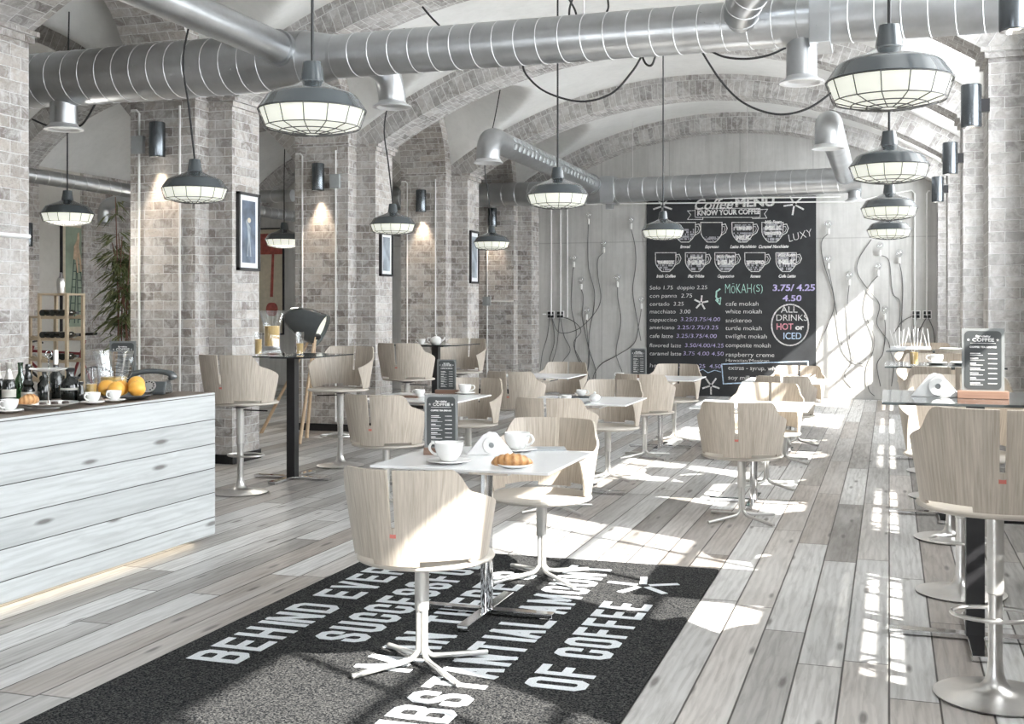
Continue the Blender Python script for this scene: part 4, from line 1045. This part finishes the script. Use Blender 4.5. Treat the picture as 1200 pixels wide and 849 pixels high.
def juice_glass(label,loc,h=.15,r=.032,fill=.5,group='glasses of juice'):
    o=thing('juice_glass',label,'glass',loc,0,group)
    MB().lathe([(0,0),(r*.9,0),(r,h),(r-.002,h),(r*.9-.003,.008),(0,.008)],28,cap=False).build('tumbler',M['glass'],o,ang=40)
    MB().lathe([(0,.009),(r*.9-.0035,.009),(r*.95-.0035,h*fill),(0,h*fill)],28,cap=False).build('juice',M['juice'],o,ang=40)
    return o
def bottle(name,label,loc,pr,mat,cap=None,lab=None,group=None,cat='bottle',foil=None):
    o=thing(name,label,cat,loc,0,group)
    MB().lathe(pr,28,cap=True).build('body',M[mat],o,ang=40)
    if foil: MB().lathe(foil,28,cap=True).build('foil_neck',M['foil'],o,ang=40)
    if cap: MB().lathe(cap,20,cap=True).build('stopper',M['black'],o,ang=40)
    if lab: MB().lathe(lab,28,cap=False).build('paper_label',M['label'],o,ang=40)
    return o
def croissant(label,loc,rz=0,L=.15,r=.033):
    n=44; m=14; vs=[];fs=[];uvs=[]
    for i in range(n+1):
        t=2*i/n-1; a=t*R(62); cx=L*.62*math.sin(a); cy=L*.62*(1-math.cos(a)); e=max(0,1-abs(t)**2.2)
        rr=r*(.22+.78*e**.9)*(1+.045*math.sin(i*2*PI/5.5))
        for k in range(m):
            q=2*PI*k/m; dx,dz=rr*math.cos(q),rr*math.sin(q)*.85
            vs.append((cx+dx*math.sin(a)*-1,cy+dx*math.cos(a),rr*.80+dz if True else 0))
    for i in range(n):
        for k in range(m):
            k2=(k+1)%m; fs.append((i*m+k,i*m+k2,(i+1)*m+k2,(i+1)*m+k)); uvs.append([(i*2*PI/5.5,k),(i*2*PI/5.5,k+1),((i+1)*2*PI/5.5,k+1),((i+1)*2*PI/5.5,k)])
    fs+= [tuple(range(m)),tuple(n*m+k for k in range(m-1,-1,-1))]; uvs+=[[(0,0)]*m]*2
    b=MB(); b.add(vs,fs,0,True,uvs); o=b.build('croissant',M['croissant'],None,ang=80,recalc=True); o.location=loc; o.rotation_euler=(0,0,rz)
    zmin=min(v.co.z for v in o.data.vertices); 
    for v in o.data.vertices: v.co.z-=zmin
    return tag(o,label,'croissant')
def plate(label,loc,r,name='plate',mat='porcelain',cat='plate'):
    o=MB().lathe([(0,0),(r*.6,0),(r*.9,.010),(r,.017),(r-.003,.019),(r*.86,.012),(r*.58,.005),(0,.005)],40,cap=False).build(name,M[mat],None,ang=60); o.location=loc; return tag(o,label,cat)
TZ=.760; T1=.7735; BZ_=1.100
# ------------------------------------------------------------------ table by table
cup_saucer('large white coffee cup on a saucer, on the foreground table beside the menu stand',at(526,543,T1),R(-10),1.5)
napkins('white folded napkins in a clip between the cups of the foreground table',at(575,533,T1),R(8),1.15)
cup_saucer('white cup behind the napkins on the foreground table',at(606,529,T1),R(160),1.45)
menu_stand('coffee menu stand on the foreground table',at(517,533,T1),R(12),.168,.27,.17)
pc=at(603,548,T1); plate('small white plate under the croissant on the foreground table',pc,.085)
croissant('golden croissant on the plate of the foreground table',pc+Vector((-.005,-.03,.0065)),R(14),.165,.036)
b=MB(); b.bb(-.10,.10,-.065,.065,0,.008); o=b.build('folded_napkin',M['grey_box'],None,bevel=.002); o.location=at(640,527,T1); o.rotation_euler=(0,0,R(20)); tag(o,'grey folded napkin by the right edge of the foreground table','napkin')
# left middle table
menu_stand('coffee menu stand on the second table, peeking out above the front one',at(521,462,TZ)+Vector((0,.05,0)),R(8),.17,.27,.2)
cup_saucer('white cup left of the farther menu stand',at(492,466,TZ),0,.95); cup_saucer('white cup right of the farther menu stand',at(545,462,TZ),R(180),1.25)
b=MB(); b.bb(-.11,.11,-.05,.05,0,.016); o=b.build('serving_board',M['block'],None,bevel=.004); o.location=at(477,466,TZ); tag(o,'small brown wooden serving board on the left middle table','board')
# middle table with trays
def tray(label,loc,rz=0):
    b=MB(); b.prism(rrect(-.15,.15,-.09,.09,.02),0,.006); b.prism(rrect(-.145,.145,-.085,.085,.02),.006,.008); o=b.build('tray',M['cup_steel'],None); o.location=loc; o.rotation_euler=(0,0,rz); return tag(o,label,'tray',"dark serving trays")
a=at(668,472.5,TZ); tray('nearer dark tray with a white cup on the middle table',a); cup_saucer('white cup on the nearer tray of the middle table',a+Vector((-.03,.0,.009)),0,.9,saucer=False)
a=at(684,466,TZ); tray('farther dark tray with a white cup on the middle table',a,R(6)); cup_saucer('white cup on the farther tray of the middle table',a+Vector((-.02,0,.009)),R(170),.95,saucer=False)
o=thing('sugar_bowl','round white sugar bowl with a knob beside the two trays','bowl',at(697,470.5,TZ)); MB().lathe([(0,0),(.025,0),(.045,.018),(.048,.035),(.035,.052),(.012,.060),(0,.062)],24,cap=False).build('bowl',M['porcelain'],o,ang=70); MB().lathe([(0,.060),(.008,.062),(.011,.070),(.006,.078),(0,.079)],14,cap=False).build('knob',M['porcelain'],o,ang=70)
menu_stand('coffee menu stand far away, overlapping the left edge of the chalkboard',at(748,443,TZ),R(4),.175,.29,.23)
cup_saucer('white cup left of the far menu stand by the chalkboard',at(727,444,TZ),0,.9)
# right back table
o=thing('napkin_box','white paper napkins heaped in a box under the chalkboard','napkin box',at(936,448,TZ),R(4)); b=MB(); b.bb(-.17,.17,-.06,.06,0,.05); b.build('box',M['white'],o,bevel=.004)
b=MB()
for k in range(7): b.box((0,0,0),(.085,.10,.004),T(-.13+.043*k,0,.055+.006*(k%3))@RY(R(25-9*k)))
b.build('napkins',M['paper'],o)
o=tag(MB().lathe([(0,0),(.032,0),(.032,.075),(.028,.08),(0,.08)],20,cap=False).build('wooden_pot',M['leg_wood'],None,ang=50),'light wooden pot left of the napkin box','pot'); o.location=at(911,448,TZ)
# bar tables, left
def carafe(label,loc):
    o=thing('juice_carafe',label,'carafe',loc)
    MB().lathe([(0,.0),(.062,0),(.066,.006),(.06,.03),(.054,.045),(.052,.15),(.060,.20),(.085,.27),(.083,.27),(.057,.20),(.049,.15),(.049,.05),(0,.05)],36,cap=False).build('vessel',M['glass'],o,ang=50)
    MB().lathe([(0,.051),(.0485,.051),(.0485,.175),(0,.175)],32,cap=False).build('juice',M['juice'],o,ang=40); return o
LB=Vector((-5.02,9.06,0))
o=carafe('flared glass juice carafe on the tall table beside the counter',Vector((-5.25,9.1,BZ_))); o.scale=(1.4,1.4,1.45)
juice_glass('slim glass of juice left of the carafe on the tall table',Vector((-5.27,8.9,BZ_)),.20,.036,.7)
juice_glass('half full slim glass right of the carafe on the tall table',Vector((-4.97,9.1,BZ_)),.20,.036,.5)
cup_saucer('white cup on the far left tall table',at(494,404.5,BZ_),0,1.0)
o=thing('teapot','small round white teapot on the far left tall table','teapot',at(511,404.4,BZ_)); MB().lathe([(0,0),(.04,0),(.065,.03),(.068,.055),(.05,.085),(.02,.098),(0,.10)],24,cap=False).build('body',M['porcelain'],o,ang=70); MB().lathe([(0,.097),(.010,.10),(.012,.112),(0,.12)],12,cap=False).build('knob',M['porcelain'],o,ang=70); MB().tube(smooth_path([(.055,0,.04),(.09,0,.06),(.105,0,.09)],4),[.014,.014,.013,.012,.011,.010,.009,.008,.008],8).build('spout',M['porcelain'],o); MB().tube(smooth_path([(-.055,0,.075),(-.10,0,.08),(-.10,0,.04),(-.06,0,.03)],4),.006,8).build('handle',M['porcelain'],o)
# bar tables, right
menu_stand('coffee menu stand on the nearest tall table on the right',Vector((.40,5.56,BZ_)),R(-4),.178,.285,.215)
napkins('large white napkin holder on the nearest tall table on the right',Vector((.205,5.62,BZ_)),R(-6),1.1)
juice_glass('glass of orange juice on the second tall table on the right',Vector((.17,8.75,BZ_)),.11,.034,.85)
cup_saucer('white cup on the second tall table on the right',Vector((.33,8.92,BZ_)),0,1.0)
plate('white plate on the second tall table on the right',Vector((.52,8.95,BZ_)),.10)
def napkin_box(label,loc):
    o=thing('napkin_box',label,'napkin box',loc); MB().bb(-.19,.19,-.07,.07,0,.035).build('box',M['white'],o,bevel=.004)
    b=MB()
    for k in range(11): b.box((0,0,0),(.004,.13,.17+.02*((k*7)%3)),T(-.17+.034*k,0,.115)@RY(R(-16+((k*37)%30))))
    b.build('napkins',M['paper'],o); return o
napkin_box('white box of upright paper napkins on the third tall table on the right',Vector((.20,12.1,BZ_)))
plate('white plate on the third tall table on the right',Vector((.58,12.1,BZ_)),.11)

# ------------------------------------------------------------------ on the counter
c=lambda x,y: at(x,y,CT)
# champagne and other bottles
bottle('champagne_bottle','dark champagne bottle with silver foil neck at the left end of the counter',c(10.5,474),[(.036,0),(.038,.01),(.038,.10),(.030,.135),(.017,.165)],'bottle',None,[(.0385,.04),(.0385,.085)],foil=[(.0305,.133),(.018,.165),(.0145,.195),(.0155,.215),(.018,.22),(.018,.235),(.012,.238)])
bottle('champagne_bottle','second foil-necked bottle cut by the left edge of the view',c(-3,473),[(.036,0),(.038,.01),(.038,.10),(.030,.135),(.017,.165)],'bottle',None,None,foil=[(.0305,.133),(.018,.165),(.0145,.195),(.0155,.215),(.018,.22),(.018,.228),(.012,.230)])
bottle('green_bottle','green glass bottle behind the ridged dark bottle',c(24,469),[(.033,0),(.036,.008),(.036,.09),(.030,.12),(.014,.16),(.014,.21),(.016,.212),(.016,.222)],'green_glass')
bottle('liqueur_bottle','dark ridged liqueur bottle behind the croissant',c(33,470.5),[(.034,0),(.038,.006),(.038,.065),(.028,.085),(.033,.10),(.024,.12),(.021,.13),(.024,.142),(.018,.16),(.015,.175),(.019,.195),(.016,.215),(.012,.218)],'bottle',None,[(.0385,.012),(.0385,.055)])
bottle('oil_bottle','squat dark square-shouldered bottle behind the stand pole',c(52,470),[(.036,0),(.039,.006),(.039,.10),(.012,.135),(.012,.16)],'bottle',[(.013,.16),(.013,.18)])
bottle('wine_bottle','dark bottle with a white cork top behind the stand',c(65.5,467),[(.034,0),(.036,.006),(.036,.14),(.015,.17),(.015,.20)],'bottle',foil=[(.0155,.205),(.0155,.29)])
bottle('round_bottle','big round dark bottle with pale embossed band',c(82.5,470),[(.044,0),(.053,.012),(.057,.045),(.056,.09),(.046,.118),(.026,.135),(.022,.15),(.022,.175)],'bottle',[(.024,.172),(.026,.178),(.026,.192),(.018,.196)],[(.0572,.066),(.0568,.078)])
bottle('small_bottle','tiny dark bottle between the round bottle and the juice glass',c(95,470.5),[(.024,0),(.026,.005),(.022,.06),(.012,.085),(.012,.10)],'bottle',[(.014,.10),(.014,.115)])
# tiered stand
p=c(57,478.5); o=thing('cake_stand','white two-tiered cake stand with a slim rod and ring','cake stand',p)
MB().lathe([(0,.012),(.10,.012),(.155,.028),(.157,.031),(.10,.019),(0,.018)],40,cap=False).build('lower_plate',M['porcelain'],o,ang=60)
MB().lathe([(.05,0),(.06,.0),(.05,.013)],24).build('foot',M['porcelain'],o)
MB().lathe([(0,.20),(.06,.20),(.098,.213),(.10,.216),(.06,.207),(0,.207)],36,cap=False).build('upper_plate',M['porcelain'],o,ang=60)
MB().tube([(0,0,.014),(0,0,.275)],.0045,8).build('rod',M['chrome'],o)
MB().tube([(.02*math.cos(R(k)),0,.293+.02*math.sin(R(k))) for k in range(0,360,20)],.0035,6,closed=True).build('ring_handle',M['chrome'],o)
croissant('rolled croissant on the lower plate of the cake stand',p+Vector((-.075,-.06,.0225)),R(70),.095,.034)
for k,(dx,dy) in enumerate(((.02,-.07),(.055,-.02),(.085,.03))):
    o=MB().lathe([(0,0),(.018,0),(.02,.008),(.016,.018),(0,.02)],14,cap=False).build('chocolate',M['sushi'],None,ang=50); o.location=p+Vector((dx,dy,.0195)); tag(o,['dark chocolate in front of the cake stand rod','middle dark chocolate on the cake stand','rearmost dark chocolate on the cake stand'][k],'chocolate','chocolates on the cake stand')
# cups, juice, pitcher, fruit
cup_saucer('white cup at the very left edge of the counter front',c(11,484),R(90),1.0); cup_saucer('white cup in front of the juice glass on the counter',c(108.5,474),R(90),.95); cup_saucer('white cup in front of the oranges on the counter',c(133.5,471.5),R(90),.95)
juice_glass('tall slim glass half full of juice on the counter',c(107,469),.19,.036,.5)
o=thing('juice_pitcher','fluted glass pitcher with handle and juice behind the oranges','pitcher',c(133,463)); o.scale=(1.22,1.22,1.28); o.rotation_euler=(0,0,R(-18))
pr=[(0,0),(.062,0),(.066,.006),(.068,.09),(.082,.15),(.100,.215),(.097,.215),(.078,.15),(.064,.09),(.062,.010),(0,.010)]
n=36; b=MB(); vs=[];fs=[]
for (r,z) in pr:
    for k in range(n): a=2*PI*k/n; q=r*(1+.018*math.cos(a*12)*(1 if z>.08 else 0)); vs.append((q*math.cos(a),q*math.sin(a),z))
for i in range(len(pr)-1):
    for k in range(n): fs.append((i*n+k,i*n+(k+1)%n,(i+1)*n+(k+1)%n,(i+1)*n+k))
b.add(vs,fs,0,True).build('vessel',M['glass'],o,ang=60)
MB().lathe([(0,.011),(.0625,.011),(.0640,.088),(0,.088)],32,cap=False).build('juice',M['juice'],o,ang=40)
MB().tube(smooth_path([(.088,0,.195),(.135,0,.205),(.15,0,.16),(.13,0,.10),(.075,0,.085)],5),.011,10).build('handle',M['glass'],o)
o=MB().lathe([(0,0),(.07,0),(.13,.012),(.152,.024),(.15,.027),(.10,.013),(0,.011)],40,cap=False).build('fruit_plate',M['cup_steel'],None,ang=60); pf=c(148,468); o.location=pf; tag(o,'dark round plate under the oranges on the counter','plate')
sph=[(0.0,0)]+[(math.sin(PI*k/14),1-math.cos(PI*k/14)) for k in range(1,14)]+[(0,2)]
for k,(dx,dy,dz,r,l) in enumerate(((-.090,-.035,.016,.043,'leftmost orange on the dark plate'),(-.008,-.075,.016,.041,'middle front orange on the dark plate'),(.075,-.02,.018,.041,'rightmost orange on the dark plate'),(-.06,.045,.016,.040,'rear orange of the plate, next to the pitcher'),(.022,.055,.040,.041,'topmost orange, behind the front three'))):
    o=thing('orange',l,'orange',pf+Vector((dx*1.22,dy*1.1,dz)),k*1.3,'oranges on the counter plate')
    r*=1.22; MB().lathe([(a*r,z*r*.95) for a,z in sph],24,cap=False).build('fruit',M['orange'],o,ang=80)
    MB().lathe([(0,1.9*r-.001),(.004,1.9*r-.001),(.003,1.9*r+.002),(0,1.9*r+.002)],8,cap=False).build('stalk',M['leaf'],o)
# telephone
o=thing('telephone','black rotary dial telephone near the end of the counter','telephone',c(176,462.3)+Vector((-.0,.02,0)),R(0)); o.scale=(1.1,1.1,1.1)
b=MB(); b.prism([(-.09,0),(.09,0),(.09,.02),(.045,.075),(-.045,.085),(-.075,.04),(-.09,.02)],-.095,.095,RZ(R(-70))@RX(PI/2)); b.build('body',M['dark'],o,bevel=.012)
Mh=RZ(R(-70)); 
b=MB(); b.tube(smooth_path([(-.01,-.115,.09),(0,-.10,.118),(0,0,.132),(0,.10,.118),(-.01,.115,.09)],5),[.026,.028,.026,.022,.019,.017,.016,.015,.015,.015,.015,.015,.015,.016,.017,.019,.022,.025,.028,.028,.026],12,M=Mh); b.build('handset',M['dark'],o)
Md=RZ(R(-70))@T(.072,0,.047)@RY(R(50)); MB().lathe([(0,0),(.042,0),(.042,.005),(.018,.008),(0,.008)],28,M=Md,cap=False).build('dial',M['steel'],o,ang=40)
b=MB()
for k in range(10): a=R(30+30*k); b.lathe([(0,.0085),(.0055,.0085)],10,M=Md@T(.030*math.cos(a),.030*math.sin(a),-.001),cap=False)
b.build('finger_holes',M['black'],o)
menu_stand('coffee menu sign behind the glass pitcher on the counter',c(144,459.5),R(14),.175,.30,.15)

# ------------------------------------------------------------------ tripod lamp
P=Vector((-6.18,11.95,0)); o=thing('tripod_lamp','standing lamp with a large black conical shade on wooden tripod legs','floor lamp',P)
for k,(x,y) in enumerate(((-.12,-.52),(.12,-.05),(-.60,.42))):
    tgt=[at(351,521),at(359.5,513.5),at(306,508)][k]-P
    MB().tube([tgt,(tgt.x*.10-.12,tgt.y*.10,1.18)],[.022,.015],10).build('leg',M['leg_wood'],o)
MB().lathe([(.03,0),(.045,.02),(.045,.05),(.02,.07)],16,c=(-.12,0,1.15)).build('hub',M['black'],o); MB().tube([(-.12,0,1.18),(-.30,0,1.42)],.012,8).build('neck',M['black'],o)
ax=Vector((.90,.17,-.40)).normalized(); B0=Vector((-.46,-.03,1.42)); Q=ax.to_track_quat('Z','Y').to_matrix().to_4x4()
MB().lathe([(0,-.06),(.04,-.055),(.10,-.02),(.15,.08),(.19,.22),(.20,.42),(.197,.42),(.185,.22),(.145,.09),(.09,0),(0,-.03)],36,M=T(*B0)@Q,cap=False).build('lamp_shade',M['dark'],o,ang=60)
MB().lathe([(0,.34),(.19,.375)],30,M=T(*B0)@Q,cap=False).build('lamp_diffuser',M['diffuser'],o)

# ------------------------------------------------------------------ side aisle: rack, bicycle, bamboo
P=on_y(72,420,10.7); P.z=0
def rackmk(label,P,w,h,nrow,group):
    o=thing('wine_rack',label,'wine rack',P,0,group); d=.3
    for sx in (-1,1):
        for sy in (-1,1): MB().box((sx*(w/2-.016),sy*(d/2-.016),h/2),(.032,.032,h)).build('post',M['rack'],o)
    MB().bb(-w/2,w/2,-d/2,d/2,h,h+.022).build('top_board',M['rack'],o)
    for k in range(nrow):
        z=h-.235-.245*k
        if z<.1: break
        for sy in (-1,1):
            pts=[(-w/2,-.03)]+[(w/2,-.03)]; n=24; up=[]
            for i in range(n+1): x=w/2-w*i/n; up.append((x,.018-.026*abs(math.cos(PI*3*(i/n)))**2*(1 if 0<i<n else 0)))
            b=MB(); b.prism(pts+up,-.008,.008,T(0,sy*(d/2-.02),z)@RX(PI/2)); b.build('scalloped_rail',M['rack'],o)
    return o
rackmk('pine wine rack with scalloped rails behind the counter',P,.40,1.66,6,None)
wb=None
wl=['left','middle','right']; rl=['top','second','third','fourth','fifth']
for r in range(5):
    for k in range(3):
        if (r,k) in ((2,0),(4,2)): continue
        loc=P+Vector((-.40/2+.40*(k+.5)/3+.0,-.16,1.66-.235-.245*r+.038)); lab='dark wine bottle lying in the pine rack, %s row, %s'%(rl[r],wl[k])
        if wb is None:
            wb=thing('wine_bottle',lab,'bottle',loc,0,'wine bottles in the pine rack')
            MB().lathe([(0,0),(.034,0),(.036,.006),(.036,.17),(.014,.21),(.014,.275),(0,.276)],18,M=RX(-PI/2),cap=False).build('body',M['bottle'],wb,ang=40)
            MB().lathe([(.015,.225),(.0155,.278),(0,.279)],14,M=RX(-PI/2),cap=False).build('foil_cap',M['cup_steel'],wb,ang=40)
        else: dup(wb,loc,0,lab)
o=thing('cocktail_shaker','silver cocktail shaker standing on the pine wine rack','shaker',P+Vector((.01,-.02,1.682))); MB().lathe([(0,0),(.036,0),(.045,.10),(.042,.15),(.03,.175)],24,cap=False).build('cup',M['steel'],o,ang=50); MB().lathe([(.03,.175),(.022,.20),(.02,.225),(.012,.235),(0,.236)],20,cap=False).build('cap',M['chrome'],o,ang=50)
P2=on_y(41,420,11.3); P2.z=0; rackmk('second pine wine rack half hidden by the nearest brick pillar',P2,.40,1.40,5,None)
# bicycle
BP=on_y(104,400,12.6); BP.z=0
o=thing('bicycle','dark red bicycle leaning in the aisle behind the wine rack','bicycle',BP,R(8)); wr=.36
def wheel(x,nm):
    b=MB(); b.tube([(x+wr*math.cos(2*PI*k/48),0,wr+.016+wr*math.sin(2*PI*k/48)) for k in range(48)],.016,8,closed=True); w_=b.build('tyre',M['tyre'],o)
    b=MB()
    for k in range(14): a=2*PI*k/14; b.tube([(x,.0,wr+.016),(x+(wr-.01)*math.cos(a),0,wr+.016+(wr-.01)*math.sin(a))],.002,4)
    b.tube([(x,-.04,wr+.016),(x,.04,wr+.016)],.02,8); b.build('spokes',M['steel'],w_)
wheel(-1.02,'f'); wheel(.12,'r')
bb=(-.32,0,.34); st=(-.12,0,.95); hd=(-.82,0,.95); hb=(-.85,0,.82)
b=MB()
for a,c_ in ((bb,(-.05,0,1.10)),((-.13,0,.92),hd),(bb,hb),((.12,.0,.376),bb),((.12,0,.376),(-.13,0,.90)),((hd[0]+.02,0,1.02),(-1.02,0,.376))): b.tube([a,c_],.019,8)
b.build('frame',M['red'],o)
b=MB(); b.add([(x,y,z) for x,y,z in [(-.18,-.025,1.185),(-.18,.025,1.185),(.09,.075,1.20),(.09,-.075,1.20),(-.18,-.02,1.15),(-.18,.02,1.15),(.09,.06,1.165),(.09,-.06,1.165)]],[(0,3,2,1),(4,5,6,7),(0,1,5,4),(1,2,6,5),(2,3,7,6),(3,0,4,7)]); b.build('saddle',M['tyre'],o,bevel=.012)
MB().tube([(-.05,0,1.08),(-.035,0,1.16)],.013,8).build('seat_post',M['steel'],o)
MB().tube(smooth_path([(-.80,-.22,1.05),(-.86,-.20,1.08),(-.84,0,1.07),(-.86,.20,1.08),(-.80,.22,1.05)],4),.012,8).build('handlebar',M['black'],o)
b=MB(); b.tube([(bb[0]+.09*math.cos(2*PI*k/24),-.03,bb[2]+.09*math.sin(2*PI*k/24)) for k in range(24)],.006,5,closed=True); b.tube([(bb[0],-.05,bb[2]),(bb[0]+.10,-.05,bb[2]-.13)],.008,6); b.build('crank',M['steel'],o)
# bamboo
BP=on_x(148,440,-8.3); BP.z=0; BP=on_y(146,440,12.3); BP.z=0
o=thing('potted_bamboo','tall slender bamboo with dark green leaves beside the first left brick pillar','plant',BP)
MB().lathe([(0,0),(.16,0),(.20,.36),(.185,.36),(.17,.33),(0,.33)],32,cap=False).build('pot',M['soil'],o,ang=40)
rng=random.Random(4); lf=MB()
for k in range(7):
    a=2*PI*k/7; x0,y0=.09*math.cos(a),.09*math.sin(a); h=rng.uniform(2.1,3.15); lx,ly=rng.uniform(-.28,.06),rng.uniform(-.2,.2)
    pts=[(x0+lx*t*t,y0+ly*t*t,.32+(h-.32)*t) for t in [i/8 for i in range(9)]]
    MB().tube(pts,[.013-.008*i/8 for i in range(9)],7).build('stem',M['stem'],o)
    for j in range(19):
        t=rng.uniform(.34,1.0); px_,py_,pz_=x0+lx*t*t,y0+ly*t*t,.32+(h-.32)*t
        da=rng.uniform(0,2*PI); 
        for q_ in range(7):
            az=da+rng.uniform(-.8,.8); el=rng.uniform(-.75,.35); L=rng.uniform(.14,.27); wd=L*.075
            dv=Vector((math.cos(az)*math.cos(el),math.sin(az)*math.cos(el),math.sin(el))); s0=Vector((px_,py_,pz_))+Vector((math.cos(da),math.sin(da),.1))*rng.uniform(0,.16)
            sd=dv.cross(Vector((0,0,1))).normalized()*wd; dp=Vector((0,0,-.25*L))
            lf.add([s0,s0+dv*L*.4+sd,s0+dv*L+dp*.8,s0+dv*L*.4-sd],[(0,1,2,3)],0,False)
l=lf.build('foliage',M['leaf'],o); l['kind']='stuff'
WORLD,SUN,EXPO=16.0,27.0,-0.12
# ------------------------------------------------------------------ light, camera, view
w=bpy.data.worlds.new('sky'); sc.world=w; w.use_nodes=True
bg=w.node_tree.nodes['Background']; bg.inputs[0].default_value=(.93,.97,1.0,1); bg.inputs[1].default_value=WORLD
sun=bpy.data.lights.new('sun','SUN'); sun.energy=SUN; sun.angle=R(.7); sun.color=(1,.96,.89)
so=bpy.data.objects.new('sun',sun); COL.objects.link(so)
so.rotation_euler=Vector((-1,.55,-.87)).to_track_quat('-Z','Y').to_euler()
cam=bpy.data.cameras.new('camera'); cam.sensor_width=36; cam.lens=FPX/1200*36; cam.shift_y=-(424.5-HOR)/1200
cam.clip_start=.05; cam.clip_end=200
co=bpy.data.objects.new('camera',cam); COL.objects.link(co); co.location=(0,0,HC); co.rotation_euler=(R(90),0,YAW)
sc.camera=co
sc.view_settings.view_transform='Standard'; sc.view_settings.look='None'; sc.view_settings.gamma=1; sc.view_settings.use_curve_mapping=False
sc.view_settings.exposure=EXPO
sc.cycles.use_denoising=True; sc.cycles.denoiser='OPENIMAGEDENOISE'
sc.cycles.caustics_reflective=False; sc.cycles.caustics_refractive=False
sc.cycles.sample_clamp_indirect=20; sc.cycles.max_bounces=12; sc.cycles.diffuse_bounces=9; sc.cycles.glossy_bounces=5; sc.cycles.transmission_bounces=8
sc.cycles.use_adaptive_sampling=True; sc.cycles.adaptive_threshold=.02
